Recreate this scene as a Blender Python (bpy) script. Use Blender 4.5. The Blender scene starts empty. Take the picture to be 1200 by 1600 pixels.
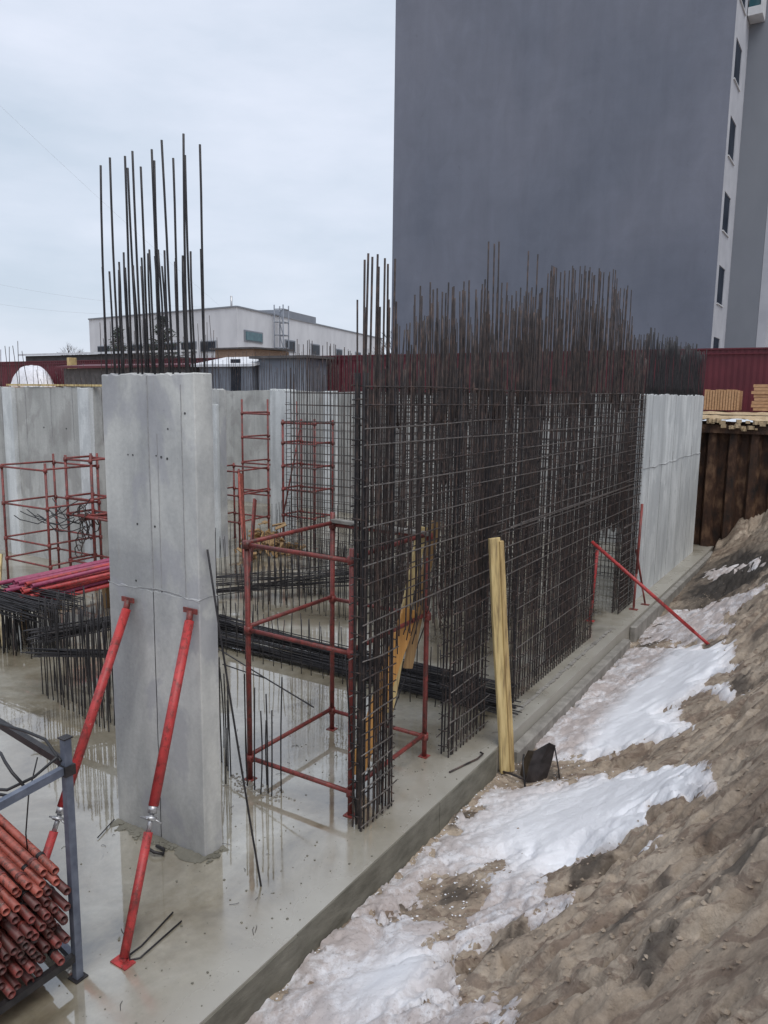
import bpy, math, random
import numpy as np
from mathutils import Vector, Matrix, Quaternion
random.seed(7)
rnd = random.random
def U(a, b): return a + (b - a) * rnd()

# ------------------------------------------------------------------ camera
scene = bpy.context.scene
cam_data = bpy.data.cameras.new("camera")
cam = bpy.data.objects.new("camera", cam_data)
scene.collection.objects.link(cam)
cam_data.sensor_fit = 'VERTICAL'
cam_data.sensor_height = 32.0
cam_data.lens = 24.0
cam_data.clip_start = 0.05
cam_data.clip_end = 3000.0
CAM = Vector((3.77, 0.0, 4.6))
rot = Matrix(((0.846946, -0.091436, 0.523758), (0.531529, 0.122138, -0.838188), (0.01267, 0.988292, 0.152045)))
cam.matrix_world = Matrix.Translation(CAM) @ rot.to_4x4()
scene.camera = cam

# ------------------------------------------------------------------ sky, sun, exposure
SUN_EL, SUN_AZ = math.radians(62), math.radians(124)      # azimuth clockwise from +Y
world = bpy.data.worlds.new("World")
scene.world = world
world.use_nodes = True
wn, wl = world.node_tree.nodes, world.node_tree.links
wn.clear()
wo = wn.new('ShaderNodeOutputWorld'); wb = wn.new('ShaderNodeBackground')
sky = wn.new('ShaderNodeTexSky'); sky.sky_type = 'NISHITA'; sky.sun_disc = False
sky.sun_elevation = SUN_EL; sky.sun_rotation = SUN_AZ
sky.air_density = 1.2; sky.dust_density = 2.0
wtc = wn.new('ShaderNodeTexCoord')
wmap = wn.new('ShaderNodeMapping'); wmap.inputs['Scale'].default_value = (1.0, 1.0, 3.2)
wnz = wn.new('ShaderNodeTexNoise'); wnz.inputs['Scale'].default_value = 2.3; wnz.inputs['Detail'].default_value = 6; wnz.inputs['Roughness'].default_value = .55
wcr = wn.new('ShaderNodeValToRGB')
wcr.color_ramp.elements[0].position = .32; wcr.color_ramp.elements[0].color = (4.9, 5.6, 6.55, 1)
wcr.color_ramp.elements[1].position = .68; wcr.color_ramp.elements[1].color = (6.7, 7.1, 8.1, 1)
wmx = wn.new('ShaderNodeMix'); wmx.data_type = 'RGBA'; wmx.inputs[0].default_value = .9
wl.new(wtc.outputs['Generated'], wmap.inputs[0]); wl.new(wmap.outputs[0], wnz.inputs['Vector'])
wl.new(wnz.outputs['Fac'], wcr.inputs[0])
wl.new(sky.outputs[0], wmx.inputs[6]); wl.new(wcr.outputs[0], wmx.inputs[7])
wl.new(wmx.outputs[2], wb.inputs['Color'])
wb.inputs['Strength'].default_value = 0.1
wl.new(wb.outputs[0], wo.inputs['Surface'])
sun_data = bpy.data.lights.new("sun", 'SUN'); sun_data.energy = 1.5; sun_data.angle = math.radians(40); sun_data.color = (1, .97, .93)
sun = bpy.data.objects.new("sun", sun_data); scene.collection.objects.link(sun)
sdir = Vector((math.sin(SUN_AZ) * math.cos(SUN_EL), math.cos(SUN_AZ) * math.cos(SUN_EL), math.sin(SUN_EL)))
sun.rotation_euler = sdir.to_track_quat('Z', 'Y').to_euler(); sun.location = (20, -20, 40)
scene.view_settings.view_transform = 'Standard'
scene.view_settings.look = 'None'
scene.view_settings.exposure = 0.36
scene.view_settings.gamma = 1.0
scene.view_settings.use_curve_mapping = False
scene.cycles.use_denoising = True
scene.cycles.max_bounces = 6
scene.cycles.diffuse_bounces = 3
scene.cycles.glossy_bounces = 3

# ------------------------------------------------------------------ materials
def new_mat(name):
    m = bpy.data.materials.new(name); m.use_nodes = True
    nt = m.node_tree; b = nt.nodes['Principled BSDF']
    return m, nt, b
def coords(nt, scale=(1, 1, 1), world_space=True):
    if world_space:
        g = nt.nodes.new('ShaderNodeNewGeometry'); out = g.outputs['Position']
    else:
        g = nt.nodes.new('ShaderNodeTexCoord'); out = g.outputs['Object']
    mp = nt.nodes.new('ShaderNodeMapping'); mp.inputs['Scale'].default_value = scale
    nt.links.new(out, mp.inputs[0]); return mp.outputs[0]
def noise(nt, vec, scale, detail=5, rough=.55, dist=0):
    n = nt.nodes.new('ShaderNodeTexNoise'); n.inputs['Scale'].default_value = scale
    n.inputs['Detail'].default_value = detail; n.inputs['Roughness'].default_value = rough; n.inputs['Distortion'].default_value = dist
    nt.links.new(vec, n.inputs['Vector']); return n.outputs['Fac']
def ramp(nt, fac, stops):
    r = nt.nodes.new('ShaderNodeValToRGB'); e = r.color_ramp.elements
    while len(e) < len(stops): e.new(.5)
    for k, (p, c) in enumerate(stops):
        e[k].position = p; e[k].color = (c, c, c, 1) if isinstance(c, (int, float)) else (*c, 1)
    nt.links.new(fac, r.inputs[0]); return r.outputs[0]
def mixc(nt, fac, a, b, mode='MIX'):
    m = nt.nodes.new('ShaderNodeMix'); m.data_type = 'RGBA'; m.blend_type = mode
    for i, v in ((0, fac), (6, a), (7, b)):
        if isinstance(v, (int, float)): m.inputs[i].default_value = v
        elif isinstance(v, tuple): m.inputs[i].default_value = (*v, 1)
        else: nt.links.new(v, m.inputs[i])
    return m.outputs[2]
def bump(nt, b, h, strength=.3, dist=.01):
    n = nt.nodes.new('ShaderNodeBump'); n.inputs['Strength'].default_value = strength; n.inputs['Distance'].default_value = dist
    nt.links.new(h, n.inputs['Height']); nt.links.new(n.outputs[0], b.inputs['Normal'])
def mat_noise(name, c1, c2, scale=6, rough=.6, metal=0, stretch=(1, 1, 1), bs=.3, bd=.004, c3=None, bscale=None, world_space=True, spec=.5):
    m, nt, b = new_mat(name)
    v = coords(nt, stretch, world_space)
    f = noise(nt, v, scale, 6)
    stops = [(.3, c1), (.7, c2)] if c3 is None else [(.3, c1), (.52, c2), (.72, c3)]
    nt.links.new(ramp(nt, f, stops), b.inputs['Base Color'])
    b.inputs['Roughness'].default_value = rough; b.inputs['Metallic'].default_value = metal
    b.inputs['Specular IOR Level'].default_value = spec
    bump(nt, b, noise(nt, v, bscale or scale * 6, 4), bs, bd)
    return m

def mat_concrete(name, lo, hi, streak=.12, stain=(.20, .20, .19)):
    m, nt, b = new_mat(name)
    v = coords(nt); vs = coords(nt, (6, 6, .35)); vb = coords(nt, (1, 1, .6))
    big = ramp(nt, noise(nt, vb, 1.1, 5, .55, .6), [(.38, lo), (.62, hi)])
    st = ramp(nt, noise(nt, vs, .8, 4, .6), [(.30, 1.0 - streak * 1.5), (.55, 1.0)])
    c = mixc(nt, 1.0, big, st, 'MULTIPLY')
    fine = ramp(nt, noise(nt, v, 22, 8, .7), [(.3, .86), (.7, 1.04)])
    c = mixc(nt, 1.0, c, fine, 'MULTIPLY')
    blot = ramp(nt, noise(nt, vb, 1.5, 5, .6, .35), [(.51, 0.0), (.57, .5)])
    pores = ramp(nt, noise(nt, v, 55, 3, .6), [(.70, 0.0), (.74, .6)])
    c = mixc(nt, blot, c, stain)
    rs = ramp(nt, noise(nt, coords(nt, (5, 5, .5)), 1.3, 6, .7, .5), [(.62, 0.0), (.74, .35)])
    c = mixc(nt, rs, c, (.30, .265, .21))
    c = mixc(nt, pores, c, (.12, .12, .12))
    nt.links.new(c, b.inputs['Base Color'])
    b.inputs['Roughness'].default_value = .75
    b.inputs['Specular IOR Level'].default_value = .3
    bump(nt, b, noise(nt, v, 30, 8, .7), .35, .006)
    return m

M = {}
M['concrete'] = mat_concrete('formed_concrete', (.34, .345, .345), (.58, .58, .555), .06, (.31, .31, .34))
M['concrete_pale'] = mat_concrete('pale_concrete', (.54, .56, .565), (.68, .70, .70), .16, (.40, .42, .43))
M['concrete_far'] = mat_concrete('weathered_concrete', (.36, .36, .345), (.48, .48, .46), .14, (.26, .25, .24))
M['concrete_raw'] = mat_noise('rough_concrete', (.17, .16, .145), (.30, .285, .26), 5, .85, bs=.6, bd=.01)
M['slab_side'] = mat_noise('damp_slab_side', (.10, .095, .075), (.20, .19, .155), 3, .8, stretch=(1, 1, 3), bs=.6, bd=.01)
M['salmon'] = mat_noise('faded_red_paint', (.34, .07, .045), (.50, .13, .085), 9, .5, c3=(.22, .05, .035))
M['seam'] = mat_noise('seam_grout', (.24, .24, .24), (.36, .36, .36), 20, .85)
M['hole_shade'] = mat_noise('tie_hole_shade', (.04, .04, .04), (.08, .08, .08), 30, .8)  # near-black discs stand for the shade inside the tie holes
M['rebar'] = mat_noise('rusty_rebar', (.022, .020, .022), (.060, .047, .044), 9, .5, .35, bs=.5, bd=.003, bscale=160, c3=(.13, .085, .07))
M['rebar_wet_glint'] = mat_noise('wet_glint_horizontal_rebar', (.070, .064, .062), (.20, .175, .16), 11, .35, .35, bs=.5, bd=.003, bscale=160)  # wet bars; the paler tones put their glints into the colour
M['rebar_dark'] = mat_noise('blackened_rebar', (.016, .016, .019), (.05, .045, .046), 9, .5, .4, bs=.5, bd=.003, bscale=160)
M['red'] = mat_noise('worn_red_paint', (.33, .030, .03), (.50, .045, .045), 14, .45, 0, bs=.15, bd=.002, c3=(.54, .07, .065), world_space=True)
M['red_rust'] = mat_noise('rusty_red_paint', (.10, .028, .022), (.22, .040, .032), 12, .55, 0, bs=.25, bd=.002, c3=(.34, .085, .065))
def mat_paint(name, c1, c2, grime=.5, rust=.5, splash=.25):
    m, nt, b = new_mat(name); v = coords(nt)
    c = ramp(nt, noise(nt, v, 7, 6, .6), [(.3, c1), (.7, c2)])
    c = mixc(nt, ramp(nt, noise(nt, v, 19, 8, .75, .4), [(.52, 0.0), (.60, rust)]), c, (.060, .026, .018))
    c = mixc(nt, ramp(nt, noise(nt, coords(nt, (1, 1, .5)), 5.5, 8, .7, .6), [(.50, 0.0), (.66, grime)]), c, (.035, .026, .023))
    c = mixc(nt, ramp(nt, noise(nt, v, 31, 6, .75, .3), [(.63, 0.0), (.67, splash)]), c, (.42, .38, .36))
    nt.links.new(c, b.inputs['Base Color']); b.inputs['Roughness'].default_value = .5
    bump(nt, b, noise(nt, v, 60, 6, .7), .35, .003); return m
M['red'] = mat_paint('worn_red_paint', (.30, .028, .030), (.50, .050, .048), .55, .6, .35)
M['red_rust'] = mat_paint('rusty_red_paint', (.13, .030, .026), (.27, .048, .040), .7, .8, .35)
M['red_shaded'] = mat_paint('grimy_shaded_red_paint', (.065, .018, .016), (.14, .028, .024), .8, .8, .2)  # grime, with the shade deep in the tube stack put into the colour
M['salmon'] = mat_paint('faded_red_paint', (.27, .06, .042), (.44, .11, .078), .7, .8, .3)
M['magenta'] = mat_noise('faded_crimson_paint', (.20, .03, .07), (.34, .06, .13), 12, .5)
M['inside'] = mat_noise('tube_inside', (.012, .01, .01), (.03, .022, .02), 20, .8)
M['blue_steel'] = mat_noise('blue_grey_steel', (.085, .10, .14), (.17, .19, .24), 9, .45, .3, bs=.2, bd=.002)
M['galv'] = mat_noise('galvanised_steel', (.32, .32, .33), (.55, .55, .56), 25, .35, .7)
M['wood_pale'] = mat_noise('pale_timber', (.24, .17, .085), (.54, .41, .19), 2.2, .7, stretch=(9, 9, .9), bs=.6, bd=.004, c3=(.66, .53, .27))
M['wood_yellow'] = mat_noise('yellow_timber', (.20, .13, .06), (.46, .33, .15), 2.2, .7, stretch=(9, 9, .9), bs=.6, bd=.004, c3=(.58, .44, .21))
M['wood_mid'] = mat_noise('brown_timber', (.22, .13, .06), (.36, .23, .10), 3, .65, stretch=(14, 14, .9), bs=.4, bd=.003)
M['wood_orange'] = mat_noise('orange_timber', (.42, .20, .05), (.60, .31, .09), 3, .6, stretch=(14, 14, .9), bs=.4, bd=.003)
M['wood_pallet'] = mat_noise('pallet_timber', (.36, .20, .10), (.55, .34, .19), 4, .7, stretch=(2, 2, 8))
M['rubber'] = mat_noise('black_rubber', (.012, .012, .014), (.03, .03, .033), 12, .5)
M['black_sheet'] = mat_noise('dark_bent_sheet', (.02, .018, .018), (.07, .06, .06), 7, .35, .3)
M['fence_red'] = mat_noise('burgundy_sheet_metal', (.085, .010, .018), (.12, .016, .026), 1.2, .5, .1)
M['fence_grey'] = mat_noise('blue_grey_sheet_metal', (.15, .165, .20), (.23, .25, .29), 1.2, .5, .1)
M['gable'] = None
M['white_wall'] = mat_noise('white_render', (.48, .49, .52), (.58, .59, .62), .6, .8, stretch=(1, 1, .5))
M['pale_strip'] = mat_noise('pale_facade_render', (.38, .39, .43), (.47, .48, .52), 1.2, .8)
M['glass'] = mat_noise('dark_window_glass', (.012, .016, .025), (.03, .037, .05), 2, .35, 0, bs=.02, bd=.001, spec=.15)
M['shade_glass'] = mat_noise('matt_dark_window', (.020, .026, .040), (.045, .055, .075), .9, .8, 0, bs=.02, bd=.001, spec=.05)
M['glass_teal'] = mat_noise('teal_window_glass', (.02, .07, .09), (.05, .13, .15), 2, .15, 0, bs=.02, bd=.001)
M['frame_white'] = mat_noise('white_frame', (.55, .56, .58), (.65, .66, .68), 5, .5)
M['brick'] = mat_noise('tan_brickwork', (.26, .17, .12), (.38, .27, .20), 4, .85, stretch=(1, 1, 4))
M['roof_white'] = mat_noise('snow_dusted_roof', (.55, .56, .58), (.72, .73, .76), 3, .6)
M['roof_dark'] = mat_noise('dark_roofing', (.06, .055, .055), (.12, .11, .11), 3, .7)
M['white_wrap'] = mat_noise('white_plastic_wrap', (.60, .60, .64), (.80, .80, .84), 6, .35, bs=.6, bd=.03)
M['snow'] = None
M['steel_pile'] = mat_noise('rusted_sheet_pile', (.018, .014, .012), (.07, .034, .02), 2.2, .8, .1, stretch=(1.6, 1.6, .8), bs=.8, bd=.03, c3=(.22, .13, .075))
M['sand_ledge'] = mat_noise('yellow_sand', (.36, .26, .15), (.52, .41, .27), 5, .9, bs=.8, bd=.03)
M['bark'] = mat_noise('bark', (.05, .04, .035), (.10, .08, .07), 8, .9)
M['needles'] = mat_noise('conifer_needles', (.025, .04, .03), (.06, .08, .06), 3, .9)

def make_gable():
    m, nt, b = new_mat('grey_gable_render')
    v = coords(nt, (1, 1, .6)); vh = coords(nt, (.15, .15, 2.2))
    c = ramp(nt, noise(nt, v, .22, 5, .5, .5), [(.36, (.135, .150, .192)), (.64, (.175, .187, .232))])
    c = mixc(nt, 1.0, c, ramp(nt, noise(nt, vh, .9, 5, .6), [(.3, .98), (.7, 1.02)]), 'MULTIPLY')
    c = mixc(nt, 1.0, c, ramp(nt, noise(nt, v, .9, 7, .65, .8), [(.35, .93), (.65, 1.05)]), 'MULTIPLY')
    c = mixc(nt, ramp(nt, noise(nt, v, 2.6, 3, .5), [(.72, 0.0), (.76, .25)]), c, (.09, .095, .12))
    c = mixc(nt, 1.0, c, ramp(nt, noise(nt, coords(nt, (2.5, 2.5, .12)), .8, 5, .6), [(.3, .95), (.7, 1.03)]), 'MULTIPLY')
    nt.links.new(c, b.inputs['Base Color']); b.inputs['Roughness'].default_value = .85
    bump(nt, b, noise(nt, coords(nt), 5, 6, .7), .25, .02)
    return m
M['gable'] = make_gable()
M['gable_light'] = mat_noise('grey_facade_render', (.17, .185, .215), (.215, .23, .26), .5, .85, stretch=(1, 1, .5))

def make_snow():
    m, nt, b = new_mat('old_snow')
    v = coords(nt)
    dirt = ramp(nt, noise(nt, v, 2.6, 10, .8, .4), [(.40, .30), (.53, .88)])
    spk = ramp(nt, noise(nt, v, 26, 4, .8), [(.56, 0.0), (.68, .6)])
    att = nt.nodes.new('ShaderNodeAttribute'); att.attribute_name = 'dirty'
    md = nt.nodes.new('ShaderNodeMath'); md.operation = 'MULTIPLY'; nt.links.new(att.outputs['Fac'], md.inputs[0]); nt.links.new(dirt, md.inputs[1])
    c = mixc(nt, md.outputs[0], (.84, .85, .89), (.42, .355, .33))
    ms = nt.nodes.new('ShaderNodeMath'); ms.operation = 'MULTIPLY'; nt.links.new(att.outputs['Fac'], ms.inputs[0]); nt.links.new(spk, ms.inputs[1])
    c = mixc(nt, ms.outputs[0], c, (.20, .15, .12))
    nt.links.new(c, b.inputs['Base Color']); b.inputs['Roughness'].default_value = .6
    b.inputs['Subsurface Weight'].default_value = .0
    bump(nt, b, noise(nt, v, 34, 9, .75), .9, .02)
    return m
M['snow'] = make_snow()

def make_soil():
    m, nt, b = new_mat('wet_sandy_soil')
    v = coords(nt); va = coords(nt, (.8, 1.6, 1.2))
    c = ramp(nt, noise(nt, va, 1.3, 8, .62, .8), [(.30, (.18, .138, .105)), (.42, (.32, .255, .195)), (.56, (.42, .345, .27)), (.76, (.54, .46, .37))])
    wet = ramp(nt, noise(nt, coords(nt, (.9, 2.1, 1.5)), 1.9, 9, .68, 1.1), [(.52, 0.0), (.58, .60)])
    c = mixc(nt, wet, c, (.16, .108, .080))
    c = mixc(nt, 1.0, c, ramp(nt, noise(nt, v, 24, 8, .75), [(.34, .80), (.66, 1.08)]), 'MULTIPLY')
    att = nt.nodes.new('ShaderNodeAttribute'); att.attribute_name = 'dirty'
    c = mixc(nt, att.outputs['Fac'], c, (.045, .038, .033))
    nt.links.new(c, b.inputs['Base Color'])
    r = ramp(nt, noise(nt, v, 2.1, 4), [(.4, .45), (.6, .85)])
    nt.links.new(r, b.inputs['Roughness'])
    b.inputs['Specular IOR Level'].default_value = .35
    h1 = noise(nt, v, 16, 10, .72, .3)
    bump(nt, b, h1, .8, .035)
    return m
M['soil'] = make_soil()

def make_slab():
    m, nt, b = new_mat('wet_slab_concrete')
    v = coords(nt)
    c = ramp(nt, noise(nt, v, .55, 7, .6, .7), [(.36, (.095, .076, .045)), (.45, (.20, .17, .115)), (.58, (.31, .285, .225)), (.70, (.42, .40, .345))])
    c = mixc(nt, 1.0, c, ramp(nt, noise(nt, v, 9, 8, .7), [(.3, .80), (.7, 1.08)]), 'MULTIPLY')
    spots = ramp(nt, noise(nt, v, 4.5, 5, .7, .4), [(.64, 0.0), (.74, .5)])
    c = mixc(nt, spots, c, (.075, .06, .05))
    # drier, rougher band along the outer edge
    sx = nt.nodes.new('ShaderNodeSeparateXYZ'); g = nt.nodes.new('ShaderNodeNewGeometry'); nt.links.new(g.outputs['Position'], sx.inputs[0])
    n2 = noise(nt, v, .9, 5, .6, .5)
    ad = nt.nodes.new('ShaderNodeMath'); ad.operation = 'MULTIPLY_ADD'; nt.links.new(n2, ad.inputs[0]); ad.inputs[1].default_value = 1.3
    nt.links.new(sx.outputs['X'], ad.inputs[2])
    mr = nt.nodes.new('ShaderNodeMapRange'); mr.inputs['From Min'].default_value = -.15; mr.inputs['From Max'].default_value = .75
    mr.inputs['To Min'].default_value = 0; mr.inputs['To Max'].default_value = 1
    nt.links.new(ad.outputs[0], mr.inputs['Value'])
    dry = mr.outputs[0]
    nt.links.new(mixc(nt, dry, c, (.34, .325, .285)), b.inputs['Base Color'])
    b.inputs['Roughness'].default_value = .6
    pud = ramp(nt, n2, [(.35, .015), (.62, .06)])
    cr = mixc(nt, dry, pud, (.38, .38, .38))
    nt.links.new(cr, b.inputs['Coat Roughness'])
    inv = nt.nodes.new('ShaderNodeMath'); inv.operation = 'MULTIPLY_ADD'; nt.links.new(dry, inv.inputs[0]); inv.inputs[1].default_value = -.55; inv.inputs[2].default_value = 1
    nt.links.new(inv.outputs[0], b.inputs['Coat Weight'])
    b.inputs['Coat IOR'].default_value = 2.75
    h = noise(nt, v, 12, 8, .7)
    bump(nt, b, h, .35, .008)
    # faint ripple on the water film
    bn = nt.nodes.new('ShaderNodeBump'); bn.inputs['Strength'].default_value = .12; bn.inputs['Distance'].default_value = .004
    nt.links.new(noise(nt, v, 6, 3), bn.inputs['Height']); nt.links.new(bn.outputs[0], b.inputs['Coat Normal'])
    return m
M['slab'] = make_slab()

# ------------------------------------------------------------------ mesh helpers
COL = scene.collection
def frame_for(d):
    d = Vector(d).normalized()
    a = Vector((0, 0, 1)) if abs(d.z) < .9 else Vector((1, 0, 0))
    x = d.cross(a).normalized(); return x, d.cross(x).normalized()
class MB:
    def __init__(s): s.v = []; s.f = []; s.smooth = []
    def add(s, vs, fs, sm=False):
        o = len(s.v); s.v += [tuple(p) for p in vs]; s.f += [tuple(i + o for i in f) for f in fs]; s.smooth += [sm] * len(fs); return s
    def box(s, a, b, rz=0, piv=None):
        x0, y0, z0 = a; x1, y1, z1 = b
        vs = [(x, y, z) for x in (x0, x1) for y in (y0, y1) for z in (z0, z1)]
        if rz:
            p = piv or ((x0 + x1) / 2, (y0 + y1) / 2); c, q = math.cos(rz), math.sin(rz)
            vs = [(p[0] + (x - p[0]) * c - (y - p[1]) * q, p[1] + (x - p[0]) * q + (y - p[1]) * c, z) for x, y, z in vs]
        return s.add(vs, [(0, 1, 3, 2), (4, 6, 7, 5), (0, 4, 5, 1), (2, 3, 7, 6), (0, 2, 6, 4), (1, 5, 7, 3)])
    def beam(s, p0, p1, w, h, up=(0, 0, 1), bev=0):
        p0, p1 = Vector(p0), Vector(p1); d = (p1 - p0).normalized(); up = Vector(up)
        if abs(d.dot(up)) > .95: up = Vector((1, 0, 0))
        x = d.cross(up).normalized(); y = x.cross(d).normalized()
        w, h = w / 2, h / 2
        vs = [p + x * a * w + y * b * h for p in (p0, p1) for a, b in ((-1, -1), (1, -1), (1, 1), (-1, 1))]
        return s.add(vs, [(3, 2, 1, 0), (4, 5, 6, 7), (0, 1, 5, 4), (1, 2, 6, 5), (2, 3, 7, 6), (3, 0, 4, 7)])
    def path(s, pts, r, n=6, caps=True):
        pts = [Vector(p) for p in pts]; rs = r if isinstance(r, (list, tuple)) else [r] * len(pts)
        vs = []
        X = None
        for k, p in enumerate(pts):
            d = (pts[min(k + 1, len(pts) - 1)] - pts[max(k - 1, 0)]).normalized()
            if X is None: X, Y = frame_for(d)
            else:
                X = (X - d * X.dot(d)).normalized(); Y = d.cross(X)
            vs += [p + (X * math.cos(2 * math.pi * i / n) + Y * math.sin(2 * math.pi * i / n)) * rs[k] for i in range(n)]
        fs = [(k * n + i, k * n + (i + 1) % n, (k + 1) * n + (i + 1) % n, (k + 1) * n + i) for k in range(len(pts) - 1) for i in range(n)]
        s.add(vs, fs, n > 4)
        if caps:
            o = len(s.v) - len(vs); s.f += [tuple(o + i for i in range(n - 1, -1, -1)), tuple(o + len(vs) - n + i for i in range(n))]; s.smooth += [False, False]
        return s
    def tube(s, p0, p1, r, n=8, caps=True): return s.path([p0, p1], r, n, caps)
    def mesh(s, name, mat, off=(0, 0, 0)):
        me = bpy.data.meshes.new(name); ox, oy, oz = off
        me.from_pydata([(x - ox, y - oy, z - oz) for x, y, z in s.v], [], s.f)
        me.polygons.foreach_set('use_smooth', s.smooth)
        if mat: me.materials.append(mat if not isinstance(mat, str) else M[mat])
        me.update(); return me
    def build(s, name, mat, parent=None, bevel=0):
        off = wloc(parent) if parent else Vector((0, 0, 0))
        me = s.mesh(name, mat, off)
        o = bpy.data.objects.new(name, me); COL.objects.link(o)
        if parent: o.parent = parent
        if bevel:
            bm_ = o.modifiers.new('bevel', 'BEVEL'); bm_.width = bevel; bm_.segments = 1; bm_.limit_method = 'ANGLE'
        return o
def wloc(o):
    v = Vector(o.location)
    while o.parent: o = o.parent; v += o.location
    return v
def tag(o, label, cat, group=None):
    o['label'] = label; o['category'] = cat
    if group: o['group'] = group
    return o
def structure(o): o['kind'] = 'structure'; return o
def stuff(o): o['kind'] = 'stuff'; return o
def thing(name, loc, label, cat, group=None):
    o = bpy.data.objects.new(name, None); o.location = loc; o.empty_display_size = .2
    COL.objects.link(o); return tag(o, label, cat, group)

_bars = {}
def bar_mesh(r, mat, var, n=6):
    k = (r, mat, var, n)
    if k not in _bars:
        rg = random.Random(hash((var, 5)) & 0xffff)
        segs = 5 if var else 1
        pts = []
        for i in range(segs + 1):
            t = i / segs
            if i == 0: ca, cb = rg.uniform(-1, 1), rg.uniform(-1, 1)
            q = math.sin(math.pi * t)
            pts.append((ca * .012 * q + rg.uniform(-1, 1) * .0012 * (i > 0), cb * .012 * q + rg.uniform(-1, 1) * .0012 * (i > 0), t))
        # ring built flat so unit length can be scaled along z only
        vs = []; 
        for p in pts: vs += [(p[0] + r * math.cos(2 * math.pi * i / n), p[1] + r * math.sin(2 * math.pi * i / n), p[2]) for i in range(n)]
        fs = [(q * n + i, q * n + (i + 1) % n, (q + 1) * n + (i + 1) % n, (q + 1) * n + i) for q in range(segs) for i in range(n)]
        fs += [tuple(range(n - 1, -1, -1)), tuple(range(segs * n, segs * n + n))]
        me = bpy.data.meshes.new('bar'); me.from_pydata(vs, [], fs); me.materials.append(M[mat]); me.update()
        me.polygons.foreach_set('use_smooth', [True] * (len(fs) - 2) + [False] * 2)
        _bars[k] = me
    return _bars[k]
ZA = Vector((0, 0, 1))
def bar(name, p0, p1, r, mat, parent, bend=True, n=6):
    p0, p1 = Vector(p0), Vector(p1); d = p1 - p0
    o = bpy.data.objects.new(name, bar_mesh(r, mat, random.randint(1, 9) if bend else 0, n))
    o.location = p0 - (wloc(parent) if parent else Vector((0, 0, 0)))
    o.rotation_mode = 'QUATERNION'; o.rotation_quaternion = ZA.rotation_difference(d.normalized())
    o.scale = (1, 1, d.length)
    COL.objects.link(o)
    if parent: o.parent = parent
    return o

# ------------------------------------------------------------------ numpy noise
_rs = np.random.RandomState(3)
_G = _rs.rand(256, 256)
def vnoise(x, y):
    xi = np.floor(x).astype(int); yi = np.floor(y).astype(int); fx = x - xi; fy = y - yi
    fx = fx * fx * (3 - 2 * fx); fy = fy * fy * (3 - 2 * fy)
    a = _G[xi % 256, yi % 256]; b = _G[(xi + 1) % 256, yi % 256]; c = _G[xi % 256, (yi + 1) % 256]; d = _G[(xi + 1) % 256, (yi + 1) % 256]
    return (a * (1 - fx) + b * fx) * (1 - fy) + (c * (1 - fx) + d * fx) * fy
def fbm(x, y, o=5, g=.5, ridged=False):
    s = 0; a = 1; t = 0
    for k in range(o):
        n = vnoise(x * 2 ** k + 17.3 * k, y * 2 ** k + 5.7 * k)
        if ridged: n = 1 - abs(2 * n - 1)
        s = s + a * n; t += a; a *= g
    return s / t
def grid_obj(name, X, Y, Z, mat, keep=None, attr=None):
    ny, nx = X.shape
    vs = np.stack([X.ravel(), Y.ravel(), Z.ravel()], 1)
    idx = np.arange(nx * ny).reshape(ny, nx)
    q = np.stack([idx[:-1, :-1], idx[:-1, 1:], idx[1:, 1:], idx[1:, :-1]], -1).reshape(-1, 4)
    if keep is not None:
        k = keep.ravel(); q = q[k[q].any(1)]
        used = np.unique(q); mp = np.full(nx * ny, -1); mp[used] = np.arange(len(used)); vs = vs[used]; q = mp[q]
        if attr is not None: attr = attr.ravel()[used]
    elif attr is not None: attr = attr.ravel()
    me = bpy.data.meshes.new(name)
    me.vertices.add(len(vs)); me.vertices.foreach_set('co', vs.astype(np.float32).ravel())
    me.loops.add(len(q) * 4); me.loops.foreach_set('vertex_index', q.astype(np.int32).ravel())
    me.polygons.add(len(q)); me.polygons.foreach_set('loop_start', np.arange(0, len(q) * 4, 4, dtype=np.int32))
    me.polygons.foreach_set('loop_total', np.full(len(q), 4, dtype=np.int32))
    me.polygons.foreach_set('use_smooth', np.ones(len(q), dtype=bool))
    me.update(calc_edges=True); me.materials.append(M[mat])
    if attr is not None:
        a = me.attributes.new('dirty', 'FLOAT', 'POINT'); a.data.foreach_set('value', attr.astype(np.float32))
    o = bpy.data.objects.new(name, me); COL.objects.link(o); return o

# ------------------------------------------------------------------ ground round the pit
WT = 4.66                       # top of the basement walls
GZ = 4.1                        # street level outside
PX0, PX1, PY0, PY1 = -28.0, 14.0, -12.0, 25.9
g = MB()
B = 900
outer = [(-B, -B), (B, -B), (B, B), (-B, B)]; inner = [(PX0, PY0), (PX1, PY0), (PX1, PY1), (PX0, PY1)]
g.add([(x, y, GZ) for x, y in outer + inner], [(0, 1, 5, 4), (1, 2, 6, 5), (2, 3, 7, 6), (3, 0, 4, 7)])
# earth faces of the excavation on the sides away from the camera
g.box((PX0 - .5, PY0, -1), (PX0, PY1, GZ - .02))
structure(g.build('ground', 'soil'))
pf = MB().box((PX0, PY0, -1.2), (.6, PY1, -.62)); structure(pf.build('pit_floor', 'concrete_raw'))

# slab
sl = MB()
sl.box((-27.5, -3, -.6), (0, 25.6, 0))
slab = structure(sl.build('slab', 'slab'))
ed = MB()
for y0, y1, d, zt in [(-3, 2.1, .012, -.015), (2.104, 4.7, .016, -.02), (4.704, 7.3, .011, -.012), (7.304, 8.9, .015, -.018)]:
    m_ = MB().box((.001, y0, -.6), (d, y1, zt)); m_.build('edge_board_face', 'slab_side', slab)
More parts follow.
